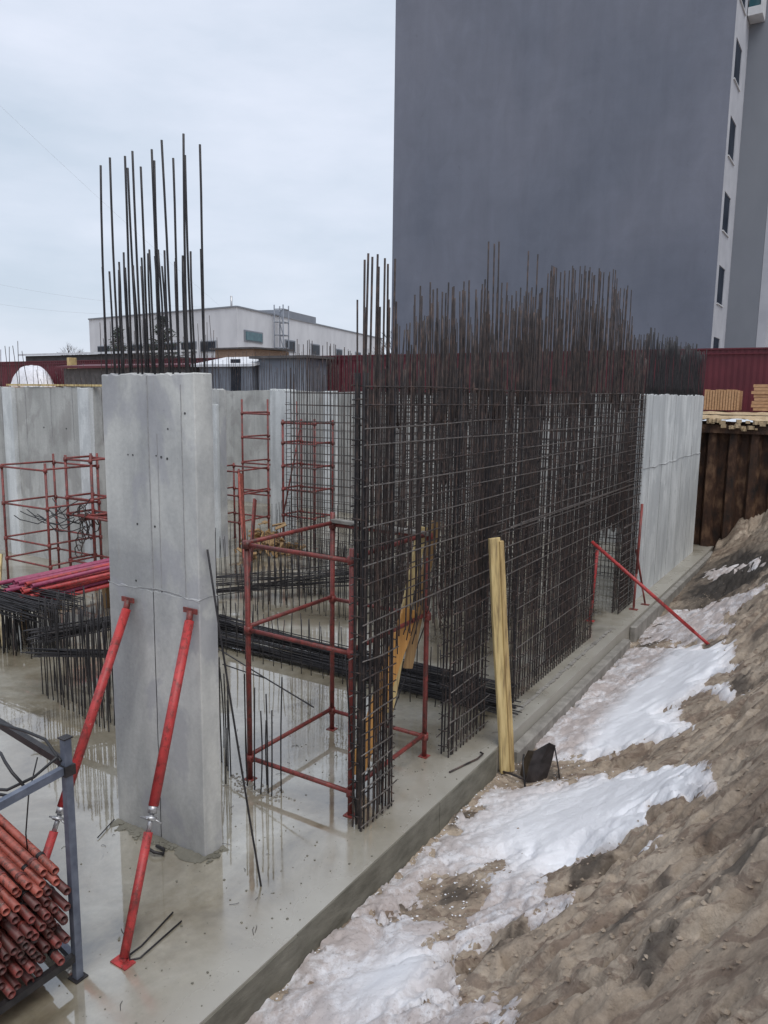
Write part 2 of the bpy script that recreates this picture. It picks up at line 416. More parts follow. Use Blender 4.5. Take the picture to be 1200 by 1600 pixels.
# lower blinding step that starts past the timber post
m_ = MB().box((.001, 9.3, -.6), (.16, 15.1, -.17)); m_.build('footing_step', 'concrete_raw', slab, .02)
m_ = MB().box((.001, 15.6, -.7), (.13, 25, -.05)); m_.build('footing_step', 'concrete_raw', slab, .02)
# rough kicker strip between the cages and the slab edge
rid = MB()
for k in range(60):
    y = 9.6 + k * .09; rid.box((-.24 + U(-.015, .015), y, .001), (-.19 + U(-.01, .02), y + .095, U(.008, .03)))
stuff(rid.build('mortar_ridge', 'concrete_raw', slab))

# ------------------------------------------------------------------ terrain of the bank
def terr_base(x, y):
    x0 = .4 - .08 * np.clip(y - 12, 0, 13)
    s = np.maximum(0, x - x0)
    z = -.36 + .16 * s * s + .25 * s
    return np.where(z > 3.6, 3.6 + .5 * (1 - np.exp(-(z - 3.6) / .5)), z)
def terr_full(x, y):
    z = terr_base(x, y)
    w = np.clip((x - .2) / 1.0, .25, 1)
    z = z + w * .34 * (fbm(x * .55 + 3, y * .45 + 9, 3) - .5)
    # bucket marks run up the slope
    u = x * .80 + y * .60; v = -x * .60 + y * .80
    z = z + w * .42 * (fbm(u * .40 + 7, v * 1.25 + 2, 4, .55) - .5)
    rg = fbm(u * .6 + 31, v * 2.4 + 11, 4, .55, True)
    z = z - w * .26 * np.clip(rg - .68, 0, 1) * 2.2
    wx = fbm(x * 1.3 + 70, y * 1.3 + 20, 3) * 1.6; wy = fbm(x * 1.3 + 12, y * 1.3 + 90, 3) * 1.6
    sm = np.clip((fbm(x * .9 + 5, y * .9 + 77, 3) - .40) * 5, 0, 1)            # smooth scraped patches alternate with broken clods
    cl = fbm(x * 2.6 + wx * 2, y * 2.6 + wy * 2, 5, .58, True)
    z = z + w * (.04 + .16 * sm) * (cl - .6) + w * (.01 + .04 * sm) * (fbm(x * 9 + wx * 3, y * 9 + wy * 3, 4, .6, True) - .6) + .028 * (fbm(x * 24, y * 24, 2, .6) - .5) + w * .035 * (fbm(u * 7 + wx * 2, v * 15 + wy * 2, 2, .6, True) - .6) * sm
    ck = fbm(u * .9 + wx * 1.2 + 8, v * 2.1 + wy * 1.2 + 60, 4, .55, True)
    z = z - w * .30 * np.clip(ck - .72, 0, 1) * 2.5
    c2 = fbm(x * 2.2 + wx * 2 + 33, y * 1.3 + wy * 2 + 3, 3, .5, True)
    z = z - w * (.04 + .10 * sm) * np.clip(c2 - .82, 0, 1) * 6
    for fx, fh, fw in ((-.05, .6, .34), (.75, 1.0, .40), (1.9, 1.3, .6)):
        z = z + fh * np.exp(-((x - fx) / fw) ** 2) * np.clip((y - 24.2) / 1.3, 0, 1) ** 1.5 * .6
    cr = fbm(u * 1.6 + 51, v * 4.5 + 3, 3, .55, True)
    z = z - w * .16 * np.clip(cr - .76, 0, 1) * 3
    return z
def axis(a, b, n, p=1.0): return a + (b - a) * np.linspace(0, 1, n) ** p
xs = np.concatenate([np.arange(0.003, 5.2, .024), np.arange(5.2, 14.2, .3)])
ys = np.concatenate([np.arange(-12, 2, .4), np.arange(2, 10, .026), np.arange(10, 17, .045), np.arange(17, 26.05, .09)])
TX, TY = np.meshgrid(xs, ys)
TZ = terr_full(TX, TY)
edge_w = np.clip((.14 - TX) / .14, 0, 1)
TZ = TZ * (1 - edge_w) + edge_w * np.minimum(TZ, -.30)
_mud = np.clip(1.45 - np.hypot((TX - 1.2 - (20.5 - TY) * .14) / 1.0, (TY - 20.0) / 3.4) + (fbm(TX * 2.2, TY * 1.4, 4, .6) - .5) * 1.6, 0, 1)
_mud = np.maximum(_mud, np.clip(1.1 - np.hypot((TX - .45) / .35, (TY - 16.2) / 2.2) + (fbm(TX * 4, TY * 3, 4, .6) - .5) * 1.6, 0, 1))
_mud = np.maximum(_mud, .75 * np.clip((fbm(TX * 2.6 + 40, TY * 1.7 + 40, 5, .62) - .60) * 9, 0, 1))
_mud = np.where(TX > 4.5, 0, _mud)
bank = structure(grid_obj('bank', TX, TY, TZ, 'soil', None, _mud))

# snow lying on the bank
def poly_sdf(px, py, poly):
    poly = np.array(poly, float); n = len(poly); d = np.full(px.shape, 1e9); ins = np.zeros(px.shape, bool)
    for i in range(n):
        a = poly[i]; b = poly[(i + 1) % n]; e = b - a
        wx, wy = px - a[0], py - a[1]; t = np.clip((wx * e[0] + wy * e[1]) / (e @ e + 1e-9), 0, 1)
        d = np.minimum(d, np.hypot(wx - e[0] * t, wy - e[1] * t))
        c = ((a[1] > py) != (b[1] > py)) & (px < (b[0] - a[0]) * (py - a[1]) / (b[1] - a[1] + 1e-12) + a[0]); ins ^= c
    return np.where(ins, d, -d)
SN = {
 'lower': [(-0.13, 2.6), (-0.13, 3.94), (-0.09, 4.53), (-0.16, 5.18), (-0.11, 5.83), (0.02, 6.61), (0.05, 7.65), (0.1, 8.65), (0.31, 8.72), (0.71, 9.03), (1.48, 9.14), (2.42, 8.32), (2.93, 7.23), (3.05, 6.74), (2.24, 7.51), (2.32, 7.09), (1.85, 6.95), (1.53, 6.78), (1.62, 6.35), (2.07, 5.9), (2.19, 5.35), (1.58, 5.51), (1.2, 5.28), (1.48, 4.9), (1.99, 4.53), (2.17, 4.2), (2.52, 3.52), (2.4, 2.6)],
 'upper': [(0.0, 9.9), (0.39, 9.65), (0.92, 9.64), (1.75, 9.68), (2.36, 9.47), (1.82, 10.9), (2.04, 11.1), (2.7, 10.1), (2.84, 9.9), (2.18, 11.56), (2.51, 11.69), (2.3, 12.84), (1.43, 14.23), (0.63, 15.1), (0.0, 15.2), (0.0, 12.32)],
 'far': [(0.1, 15.68), (0.96, 14.98), (1.9, 13.85), (2.31, 13.99), (1.7, 15.6), (2.64, 15.55), (2.5, 16.42), (1.44, 17.3), (0.39, 18.2), (0.0, 17.54)],
 'gutter': [(0.31, 22.16), (1.21, 21.2), (2.09, 19.35), (2.2, 18.32), (1.37, 20.01), (0.53, 20.85)],
 'small': [(2.37, 6.42), (2.51, 6.47), (2.65, 6.28), (2.61, 6.13), (2.47, 6.22)],
}
def snow(key, thick, dirtfn, rag, x0, x1, y0, y1, st):
    gx, gy = np.meshgrid(np.arange(x0, x1, st), np.arange(y0, y1, st))
    sd = poly_sdf(gx, gy, SN[key])
    n = fbm(gx * 3.1 + 4, gy * 3.1 + 8, 5, .6) - .5
    sd = sd + rag * n * 2
    if key == 'lower':   # bare earth shows through in places
        for cx, cy, r in [(.75, 6.15, .28), (.95, 6.75, .12), (1.0, 5.55, .10)]:
            sd = np.minimum(sd, np.hypot(gx - cx, (gy - cy) * .7) - r + n * .3)
    h = thick * np.clip(sd / .35, -1.5, 1)
    dirty = np.clip(np.maximum(dirtfn(gx, gy, sd), 1.1 - sd / .07), 0, 1)
    lump = (fbm(gx * 2 + 1, gy * 2 + 5, 3) - .5) * .10 + (fbm(gx * 14, gy * 14, 3, .6) - .5) * .05 * (.25 + 1.2 * dirty)
    base = terr_full(gx, gy); sm = terr_base(gx, gy) + .34 * (fbm(gx * .55 + 3, gy * .45 + 9, 3) - .5) * np.clip((gx - .2), .25, 1)
    k = np.clip(sd / .4, 0, .92) * (1 - .5 * dirty)
    z = base * (1 - k) + sm * k + h + lump * np.clip(h / thick, 0, 1)
    sd = sd - dirty * np.clip(fbm(gx * 5 + 9, gy * 5 + 2, 5, .65) - .52, 0, 1) * 2.6
    hole = np.clip(-sd, 0, .3)
    z = z - hole * .5
    keep = sd > -.10
    o = grid_obj('snow', gx, gy, z, 'snow', keep, dirty); o['kind'] = 'stuff'
    return o
def dirt_low(x, y, sd):
    c = np.exp(-(((x - 1.7) / 1.25) ** 2 + ((y - 7.75) / 1.15) ** 2) ** 1.5)      # the clean mound
    c = np.maximum(c, .75 * np.exp(-(((x - .9) / .35) ** 2 + ((y - 4.8) / .5) ** 2)))
    return np.clip(1.0 - 1.35 * c, 0, 1)
def dirt_up(x, y, sd): return np.clip(np.maximum(.55 - sd / .5, (1.05 - x + .25 * (y > 12.5)) / .35), 0, 1)
snow('lower', .075, dirt_low, .16, .02, 3.4, 2.6, 9.4, .024)
snow('upper', .08, dirt_up, .13, .05, 3.1, 9.3, 15.1, .03)
snow('far', .05, lambda x, y, s: np.ones_like(x), .22, .05, 2.9, 13.6, 18.6, .045)
snow('gutter', .05, lambda x, y, s: np.ones_like(x), .2, .1, 2.5, 18.1, 22.4, .05)
snow('small', .05, lambda x, y, s: np.zeros_like(x), .04, 2.2, 2.8, 5.9, 6.6, .02)

# loose clods and crushed ice on the bank
def scatter(name, n, fn, mat, rmin, rmax):
    m = MB()
    for _ in range(n):
        x, y = fn(); z = float(terr_full(np.array([x]), np.array([y]))[0]); r = rmin + (rmax - rmin) * rnd() ** 2.5
        ph = U(0, 6.28); vs = []
        for t in ((0, 0, 1), (1, 0, .2), (.31, .95, .1), (-.81, .59, .25), (-.81, -.59, .05), (.31, -.95, .2), (0, 0, -.8)):
            q = U(.65, 1.15); vs.append((x + r * q * (t[0] * math.cos(ph) - t[1] * math.sin(ph)), y + r * q * (t[0] * math.sin(ph) + t[1] * math.cos(ph)), z + r * .3 + r * q * t[2] * .8))
        m.add(vs, [(0, 1, 2), (0, 2, 3), (0, 3, 4), (0, 4, 5), (0, 5, 1), (6, 2, 1), (6, 3, 2), (6, 4, 3), (6, 5, 4), (6, 1, 5)])
    return stuff(m.build(name, mat))
scatter('soil_clods', 5200, lambda: (U(.9, 4.2), 2.5 + 15 * rnd() ** 1.3), 'soil', .004, .024)
scatter('ice_crumbs', 3000, lambda: (.03 + 1.5 * rnd() ** 1.6, U(3.2, 17)), 'snow', .004, .016)
scatter('dirt_crumbs', 3600, lambda: (.03 + 1.4 * rnd() ** 1.4, U(3.2, 19)), 'soil', .004, .020)

# ------------------------------------------------------------------ concrete pier in front
def seam_x(parent, x, y, z0, z1, w=.008):      # vertical seam on a face that looks to -y
    pts = []; n = 14; m = MB()
    for k in range(n):
        a, b = z0 + (z1 - z0) * k / n, z0 + (z1 - z0) * (k + 1) / n; j = U(-.0025, .0025)
        m.box((x - w / 2 + j, y - .003, a), (x + w / 2 + j, y + .004, b))
    return m.build('panel_seam', 'seam', parent)
def hole_shade(parent, p, axis_, r=.013):
    m = MB(); p = Vector(p); d = Vector((0, -1, 0)) if axis_ == 'y' else Vector((1, 0, 0))
    m.tube(p - d * .01, p + d * .003, r, 8); return m.build('tie_hole', 'hole_shade', parent)
X0, X1, Y0, Y1, ZP = -2.72, -1.42, 5.04, 5.285, 4.76
pier = thing('concrete_pier', ((X0 + X1) / 2, (Y0 + Y1) / 2, 0), 'tall grey concrete pier in the foreground with long bare bars rising from its top', 'pier')
def rough_box(a, b, top_jit=0, bot_jit=0, nx=26):
    """box with ragged top edge"""
    x0, y0, z0 = a; x1, y1, z1 = b; m = MB(); t = []
    along_y = (y1 - y0) > (x1 - x0)
    L0, L1 = (y0, y1) if along_y else (x0, x1)
    P = [L0 + (L1 - L0) * k / nx for k in range(nx + 1)]
    vs = []
    for s in P:
        zt = z1 + U(-1, 1) * top_jit; zb = z0 + U(-1, 1) * bot_jit
        e = (x0, x1) if along_y else (y0, y1)
        for q, z in ((e[0], zb), (e[0], zt), (e[1], zt + U(-1, 1) * top_jit * .6), (e[1], zb)):
            vs.append((q, s, z) if along_y else (s, q, z))
    fs = []
    for k in range(nx):
        o = k * 4
        for i in range(4):
            j = (i + 1) % 4; f = (o + i, o + j, o + 4 + j, o + 4 + i)
            fs.append(f[::-1] if not along_y else f)
    fs += [(0, 1, 2, 3)[::-1] if along_y else (0, 1, 2, 3), tuple(nx * 4 + i for i in ((0, 1, 2, 3) if along_y else (3, 2, 1, 0)))]
    return m.add(vs, fs)
rough_box((X0, Y0, 0), (X1, Y1, 2.655), .012).build('lower_lift', 'concrete', pier, .012)
rough_box((X0 + .012, Y0 + .006, 2.60), (X1 - .006, Y1 - .004, ZP), .014).build('upper_lift', 'concrete', pier, .01)
for x in (-2.05, ): seam_x(pier, x, Y0 + .003, .02, ZP - .02, .010)
seam_x(pier, -1.60, Y0 + .004, 2.66, ZP - .1, .006)
seam_x(pier, -1.93, Y0 + .005, 2.7, 4.2, .005)
lap = MB().path([(X0 + (X1 - X0) * k / 16, Y0 + .001, 2.655 + U(-.012, .012) - .02 * math.sin(k * .5)) for k in range(17)] , .0045, 5)
lap.path([(X1 + .001, Y0 + (Y1 - Y0) * k / 4, 2.655 + U(-.01, .01)) for k in range(5)], .0045, 5)
lap.build('joint_lip', 'seam', pier)
for x, z in [(-2.35, 3.98), (-2.28, 3.98), (-1.95, 3.99), (-1.88, 3.98), (-1.80, 3.97), (-1.78, 4.25), (-2.25, 3.3), (-2.0, 3.3), (-2.27, 2.32), (-1.86, 2.30), (-2.3, 2.72), (-1.93, 2.66), (-1.55, 4.4), (-2.2, 1.2), (-1.7, 1.15)]:
    hole_shade(pier, (x, Y0 + .005, z), 'y', U(.008, .014))
# rubble and damp mortar round its foot
rub = MB()
for _ in range(110):
    a = rnd(); x = X0 + (X1 - X0) * a; y = Y0 - abs(random.gauss(0, .06)) - .01; r = U(.004, .022)
    if rnd() < .2: x = X1 + U(0, .08); y = U(Y0 - .1, Y1)
    rub.box((x - r, y - r, 0), (x + r, y + r * .8, r * .9), U(0, 3))
stuff(rub.build('mortar_rubble', 'slab_side'))
dm = MB(); N_ = 40; lo_, hi_ = [], []
per = [(X0 - .004 + (X1 - X0 + .008) * k / 28, Y0 - .004) for k in range(29)] + [(X1 + .004, Y0 + (Y1 - Y0) * k / 8) for k in range(1, 9)]
for x, y in per: lo_.append((x, y, .0)); hi_.append((x, y, .05 + .07 * rnd() ** 2))
out_ = [(x - (0 if i > 28 else 0) + (.09 * rnd() if i > 28 else 0), y - (.05 + .10 * rnd() if i <= 28 else 0), .004) for i, (x, y) in enumerate(per)]
n_ = len(per); dm.add(out_ + [(x, y, z * .35) for x, y, z in hi_], [(i, i + 1, n_ + i + 1, n_ + i) for i in range(n_ - 1)], True)
stuff(dm.build('mortar_fillet', 'slab_side'))
lz = MB().path([(-2.05, 4.86, .03), (-1.98, 4.80, .05), (-1.88, 4.79, .05), (-1.80, 4.84, .03), (-1.86, 4.90, .03), (-1.97, 4.90, .03)], .016, 6)
tag(lz.build('clamp_ring', 'rebar_dark'), 'dark bent clamp lying at the foot of the foreground pier', 'clamp')
px_bars = [(-2.68, -2.66, 6.72, 0), (-2.49, -2.52, 6.77, 0), (-2.37, -2.41, 6.69, 1), (-2.31, -2.27, 6.74, 0), (-2.16, -2.20, 6.78, 0), (-2.22, -2.24, 6.68, 1),
           (-2.03, -2.06, 6.71, 1), (-1.92, -1.95, 6.76, 0), (-1.80, -1.82, 6.70, 1), (-1.74, -1.77, 6.80, 0), (-1.62, -1.66, 6.70, 1), (-1.55, -1.545, 6.83, 0), (-1.47, -1.44, 6.75, 1)]
for xb, xt, zt, row in px_bars:
    y = Y0 + .055 + row * .13
    bar('starter_bar', (xb, y, ZP - .05), (xt, y + U(-.03, .02), zt), .0105, 'rebar_dark', pier)
for k in range(22):
    xb = -2.66 + k * .0563 + U(-.012, .012); y = Y0 + .05 + (k % 2) * .14
    bar('starter_bar', (xb, y, ZP - .05), (xb - .02 + U(-.03, .02), y + U(-.02, .02), 5.84 + U(-.14, .06)), .0095, 'rebar_dark', pier)

# ------------------------------------------------------------------ walls
def wall(label, a, b, mat, cat='wall', seams=(), ties=True, top=.02, name='concrete_wall', axis_='y', lift=None):
    w = thing(name, ((a[0] + b[0]) / 2, (a[1] + b[1]) / 2, 0), label, cat)
    z = lift or 0
    if lift:
        rough_box(a, (b[0], b[1], lift), .015).build('lower_lift', mat, w)
        if axis_ == 'x': rough_box((a[0] + .008, a[1] + .006, lift - .05), (b[0] - .008, b[1] - .006, b[2]), top, nx=60).build('upper_lift', mat, w)
        else: rough_box((a[0] + .006, a[1] + .008, lift - .05), (b[0] - .006, b[1] - .008, b[2]), top, nx=60).build('upper_lift', mat, w)
    else: rough_box(a, b, top, nx=60).build('wall_body', mat, w)
    return w
# right-hand wall on the slab edge (faces +x)
wr = wall('bright pale concrete wall standing at the end of the rebar cages by the bank', (-.63, 17.45, 0), (-.38, 24.3, WT), 'concrete_pale', axis_='x', lift=3.0)
for k, y in enumerate([18.05, 19.3, 20.5, 21.7, 22.95]):
    m = MB(); z0, z1 = ((0, 3.0) if k % 2 else (0, WT))
    for q in range(10):
        j = U(-.004, .004); m.box((-.39, y - .007 + j, z0 + (z1 - z0) * q / 10), (-.383 + (.008 if z0 + (z1 - z0) * q / 10 < 2.99 else 0), y + .007 + j, z0 + (z1 - z0) * (q + 1) / 10))
    m.build('panel_seam', 'seam', wr)
MB().path([(-.374, 17.46 + k * .38, 3.0 + U(-.03, .03)) for k in range(19)], .007, 5).build('joint_lip', 'seam', wr)
for k in range(66):
    for r_ in (0, 1):
        y = 17.5 + k * .103 + U(-.02, .02)
        bar('starter_bar', (-.43 - r_ * .14, y, WT - .06), (-.43 - r_ * .14 + U(-.05, .05), y + U(-.05, .05), 5.93 + .10 * math.sin(k * .3) + U(-.18, .12)), .011, 'rebar_dark', wr, n=5)
# perimeter wall across the back (faces -y)
wb_ = wall('long weathered concrete wall closing the far side of the basement', (-27, 24.31, 0), (-.64, 24.56, WT), 'concrete_far', top=.03)
for k in range(22):
    seam_x(wb_, -26.2 + k * 1.2, 24.312, 0, WT, .02)
for k in range(130):
    for r_ in (0, 1):
        x = -26.8 + k * .2 + U(-.02, .02)
        if x > -.7: continue
        bar('starter_bar', (x, 24.37 + r_ * .13, WT - .06), (x + U(-.06, .06), 24.37 + r_ * .13 + U(-.06, .06), 5.85 + U(-.5, .45)), .011, 'rebar_dark' if x > -5 else 'rebar', wb_, n=4)
# left wall, nearer (faces -y)
wl_ = wall('grey basement wall on the left with yellow boards lying along its top', (-27, 12.62, 0), (-12.75, 12.87, WT), 'concrete_far', top=.02, axis_='y', lift=3.3)
for x in (-24.6, -22.2, -20.3, -19.1, -17.9, -16.7, -15.6, -14.5, -13.6): seam_x(wl_, x, 12.622, 0, WT, .014)
for x in (-16.25, -13.0):
    rough_box((x - .22, 12.50, 0), (x + .22, 12.63, WT - .02), .01).build('pilaster', 'concrete_pale', wl_)
for x, z in [(-14.85, 3.6), (-14.85, 2.6), (-17.3, 3.6), (-17.3, 2.6), (-13.9, 3.6)]: hole_shade(wl_, (x, 12.625, z), 'y', .022)
for k in range(50):
    x = -26 + k * .21 + U(-.02, .02)
    bar('starter_bar', (x, 12.7 + (k % 2) * .1, WT - .06), (x + U(-.04, .04), 12.72 + U(-.04, .04), 5.75 + U(-.2, .2)), .010, 'rebar', wl_, n=4)
for k in range(26):
    x = -15.3 + k * .1 + U(-.02, .02)
    bar('starter_bar', (x, 12.7 + (k % 2) * .1, WT - .06), (x + U(-.02, .02), 12.72, 5.02 + U(-.2, .25)), .006, 'rebar', wl_, n=4)
for k in range(8):
    tag(MB().beam((-16.4 + k * .52, 12.66 + U(-.03, .03), WT + .055), (-15.95 + k * .52, 12.67 + U(-.03, .03), WT + .055), .12, .05).build('board', 'wood_pale', None),
        ['yellow board end nearest the left edge of the photo on the left wall top', 'yellow board lying second from the left on the left wall top', 'yellow board on the wall top left of the white wrapped heap',
         'yellow board on the wall top below the left side of the white heap', 'yellow board on the wall top below the middle of the white heap', 'yellow board on the wall top between the white heap and the upright post',
         'yellow board on the wall top just left of the foreground pier', 'last yellow board on the wall top beside the foreground pier'][k], 'board', 'boards lying on the left wall top')
wc = wall('grey concrete wall return just right of the foreground pier', (-13.0, 15.5, 0), (-11.25, 15.75, WT), 'concrete', top=.02)
for x in (-11.75, -12.3): seam_x(wc, x, 15.502, 0, WT, .02)
rough_box((-11.62, 15.40, .0), (-11.27, 15.51, 4.25), .01).build('pilaster', 'concrete_pale', wc)
wd = wall('grey concrete wall running back from the left wall corner', (-13.0, 12.88, 0), (-12.76, 15.49, WT), 'concrete_far', top=.02)
for k in range(14):
    x = -12.95 + k * .12 + U(-.03, .03)
    bar('starter_bar', (x, 15.56 + (k % 2) * .1, WT - .06), (x + U(-.05, .05), 15.6, 6.35 + U(-.5, .3)), .010, 'rebar', wc, n=4)
for k in range(18):
    y = 13.0 + k * .135
    bar('starter_bar', (-12.88 + (k % 2) * .08, y, WT - .06), (-12.88 + U(-.05, .05), y + U(-.03, .03), 6.3 + U(-.5, .25)), .010, 'rebar', wd, n=4)
we = wall('pale concrete stub wall left of the rear mesh screen', (-12.95, 19.6, 0), (-12.1, 19.9, WT + .02), 'concrete_pale', top=.04)
wf = wall('pale grey concrete column in the recess behind the red ladder frame', (-13.6, 23.4, 0), (-13.2, 23.8, WT), 'concrete_pale', top=.02)

# ------------------------------------------------------------------ rebar cages
def cage(label, ax, fixed, thick, a, b, ztop, topfn, sp, openings=(), hsp=.2, r=.010, mat='rebar', group='rebar wall cages', side=-1, jag=True, hmat='rebar_wet_glint', topbar=True):
    """ax 'y': cage runs along y at x=fixed; second mat at fixed+side*thick. ax 'x' likewise."""
    loc = (fixed, a, 0) if ax == 'y' else (a, fixed, 0)
    c = thing('rebar_cage', loc, label, 'rebar cage', group)
    P = (lambda s, o, z: (fixed + o, s, z)) if ax == 'y' else (lambda s, o, z: (s, fixed + o, z))
    n = int((b - a) / sp)
    cnt = 0
    for k in range(n + 1):
        for mt in (0, 1):
            s = a + k * sp + (sp * .45 if mt else 0) * .6 + U(-.025, .025)
            if s > b + .01: continue
            o = side * thick * mt
            z0 = 0
            for (p, q, zo) in openings:
                if p < s < q: z0 = zo + U(-.25, .12)
            zt = topfn(s) + (U(-.10, .06) if rnd() < .62 else U(-.9, -.35))
            if cnt < 299:
                bar('vertical_bar', P(s, o, z0), P(s + U(-.03, .03), o + U(-.03, .03), zt), r, mat, c); cnt += 1
    hc = 0; L = int(ztop / hsp)
    for k in range(L + 1):
        z = .08 + k * hsp
        if k == L: z = ztop
        for mt in (0, 1):
            o = side * (thick * mt) + (.017 if mt == 0 else -.017) * (-side)
            segs = [(a - .03, b + .03)]
            for (p, q, zo) in openings:
                if z < zo - .05:
                    ns = []
                    for (u, v) in segs:
                        if p > u and q < v: ns += [(u, p + U(-.03, .06)), (q + U(-.06, .03), v)]
                        elif p <= u < q: ns += [(q, v)]
                        elif p < v <= q: ns += [(u, p)]
                        else: ns += [(u, v)]
                    segs = ns
            for (u, v) in segs:
                # long runs are lapped from several lengths, so they never line up quite
                while v - u > .15:
                    w = min(v, u + U(2.6, 5.2)) if v - u > 4 else v
                    bar('horizontal_bar', P(u, o + U(-.008, .008), z + U(-.02, .02)), P(w, o + U(-.008, .008), z + U(-.025, .02)), r * .78, hmat if rnd() < .5 else mat, c); hc += 1
                    u = w - .25 if w < v else v
    # end links between the mats, one ladder at every free end
    ends = [a, b] + [e for (p, q, zo) in openings for e in (p, q)]
    for e in ends:
        for k in range(L):
            z = .1 + k * hsp + .05
            zo = [o_[2] for o_ in openings if abs(o_[0] - e) < 1e-6 or abs(o_[1] - e) < 1e-6]
            if zo and z > zo[0]: break
            bar('link_bar', P(e, .02 * -side, z), P(e, side * (thick + .02), z + U(-.02, .02)), r * .7, mat, c, False)
    return c
def top_outer(s):
    xs_ = [6, 6.95, 7.0, 8.3, 9.2, 9.8, 10.8, 11.2, 11.4, 13, 14.6, 15.0, 15.9, 15.95, 17.4]; zs_ = [5.5, 5.5, 5.6, 5.9, 6.0, 6.0, 6.1, 6.15, 6.5, 6.7, 6.85, 6.6, 6.75, 5.85, 5.9]
    return float(np.interp(s, xs_, zs_))
OP = [(6.93, 8.30, 2.15), (9.45, 10.38, 2.1), (14.26, 16.15, 1.95)]
oc = cage('long rusty rebar wall cage with three openings along the slab edge', 'y', -.40, .13, 6.30, 17.40, 4.66, top_outer, .106, OP)
for y, zt in [(6.33, 5.86), (6.40, 5.93), (6.43, 5.90), (6.53, 5.94), (6.57, 5.83), (6.70, 5.93), (6.74, 5.88), (6.88, 5.95)]:
    bar('vertical_bar', (-.40 - U(0, .13), y, 0), (-.41 - U(0, .05), y, zt), .012, 'rebar', oc)
for y, zt in [(9.2, 6.5), (9.36, 6.5), (9.5, 6.55), (10.55, 6.6), (10.85, 6.6)]:
    bar('vertical_bar', (-.45, y, 2.3), (-.43 - U(0, .06), y - .03, zt), .011, 'rebar', oc)
# thicker corner posts of the near column
for y in (6.30, 6.36, 6.88, 8.33, 8.40, 9.30, 9.40, 10.42):
    bar('vertical_bar', (-.41, y, 0), (-.41, y, 4.8), .0115, 'rebar_dark', oc); bar('vertical_bar', (-.53, y + .03, 0), (-.53, y + .03, 4.8), .0115, 'rebar_dark', oc)
for k in range(150):
    y = 6.9 + k * .07 + U(-.03, .03); x = -.40 - (k % 2) * .13 + U(-.02, .02)
    bar('lap_bar', (x, y, U(4.2, 4.6)), (x + U(-.04, .04), y + U(-.05, .05), min(top_outer(y), 6.35) - U(.1, .75)), .009, 'rebar', oc)
for k in range(24):          # the piece next to the pale wall is laced twice as closely
    for mt in (0, 1):
        z = .18 + k * .19
        bar('horizontal_bar', (-.385 - mt * .16, 16.17, z + U(-.02, .02)), (-.385 - mt * .16, 17.42, z + U(-.02, .02)), .008, 'rebar_wet_glint', oc)
for k in range(8):
    z = 2.75 + .012 * k
    if k < 3: bar('horizontal_bar', (-.375, 9.6 + k * .4, z), (-.375, 16.9 + U(-.3, .3), z + U(-.02, .02)), .008, 'rebar_wet_glint', oc)
# bent hooks hanging in the openings
for k in range(26):
    y = U(7.0, 8.25) if k < 16 else U(9.5, 10.3); x = U(-.62, -.36)
    m = MB().path([(x, y, 2.3), (x + U(-.05, .05), y + U(-.05, .05), 2.05 + U(-.1, .1)), (x + U(-.12, .12), y + U(-.12, .12), 1.8 + U(-.15, .1))], .007, 5)
    m.build('bent_hook', 'rebar', oc)
cage('rebar wall cage crossing the pit behind the red scaffold frame', 'x', 15.55, .18, -8.95, -.75, 4.60, lambda s: 5.7 + .2 * math.sin(s * 1.3), .125, side=1)
cage('inner rebar wall cage running parallel behind the long one', 'y', -3.3, .20, 11.9, 15.3, 4.62, lambda s: 5.95 + .2 * math.sin(s), .13, [(12.6, 13.6, 2.0)])
cage('rear rebar wall cage standing before the far perimeter wall', 'x', 19.3, .20, -8.6, -.9, 4.62, lambda s: 5.8 + .15 * math.sin(s * 2), .17, [(-6.6, -5.2, 2.1)], side=1)

cage('second inner rebar wall cage nearer the slab edge than the first', 'y', -2.0, .20, 12.2, 15.3, 4.6, lambda s: 6.0 + .2 * math.sin(s), .16)
# ------------------------------------------------------------------ starter rows in the slab
def row(label, x0, y0, x1, y1, sp, h, rows=1, off=(0, .2), r=.008, jit=.08, group='starter bar rows', extra=None, name='starter_row', mat='rebar_dark'):
    c = thing(name, ((x0 + x1) / 2, (y0 + y1) / 2, 0), label, 'starter bars', group)
    L = math.hypot(x1 - x0, y1 - y0); n = int(L / sp)
    for q in range(rows):
        for k in range(n + 1):
            t = k / max(1, n); x = x0 + (x1 - x0) * t + off[0] * q + U(-.02, .02); y = y0 + (y1 - y0) * t + off[1] * q + U(-.02, .02)
            bar('starter_bar', (x, y, 0), (x + U(-.05, .05), y + U(-.05, .05), h + U(-jit, jit)), r, mat, c, n=5)
    return c
row('double row of starter bars under the black rod bundles', -6.1, 9.62, -.9, 9.62, .2, .92, 2)
row('double row of starter bars on the bright floor behind the red scaffold frame', -7.7, 12.55, -3.6, 12.55, .17, 1.05, 2, jit=.2)
row('starter bars running back from the red scaffold frame', -6.9, 10.2, -6.9, 15.2, .2, .95, 2, (.2, 0), jit=.2)
row('starter bars running back in the middle of the pit floor', -4.9, 13.2, -4.9, 17.2, .2, 1.0, 2, (.2, 0), jit=.2)
row('crowded starter bars in front of the far left wall corner', -11.2, 13.4, -5.4, 13.9, .16, 1.25, 2, jit=.25)
row('tall starter bars crossing the floor at mid depth', -10.8, 17.1, -2.5, 17.1, .16, 1.3, 2, jit=.3)
row('starter bars in the dense cluster left of the foreground pier, front row', -6.55, 6.72, -4.62, 6.42, .115, 1.5, 2, (.03, .17), r=.009, jit=.12)
row('rear rows of the dense starter cluster left of the foreground pier', -6.6, 7.15, -4.75, 7.0, .13, 1.45, 3, (0, .2), r=.008, jit=.15)
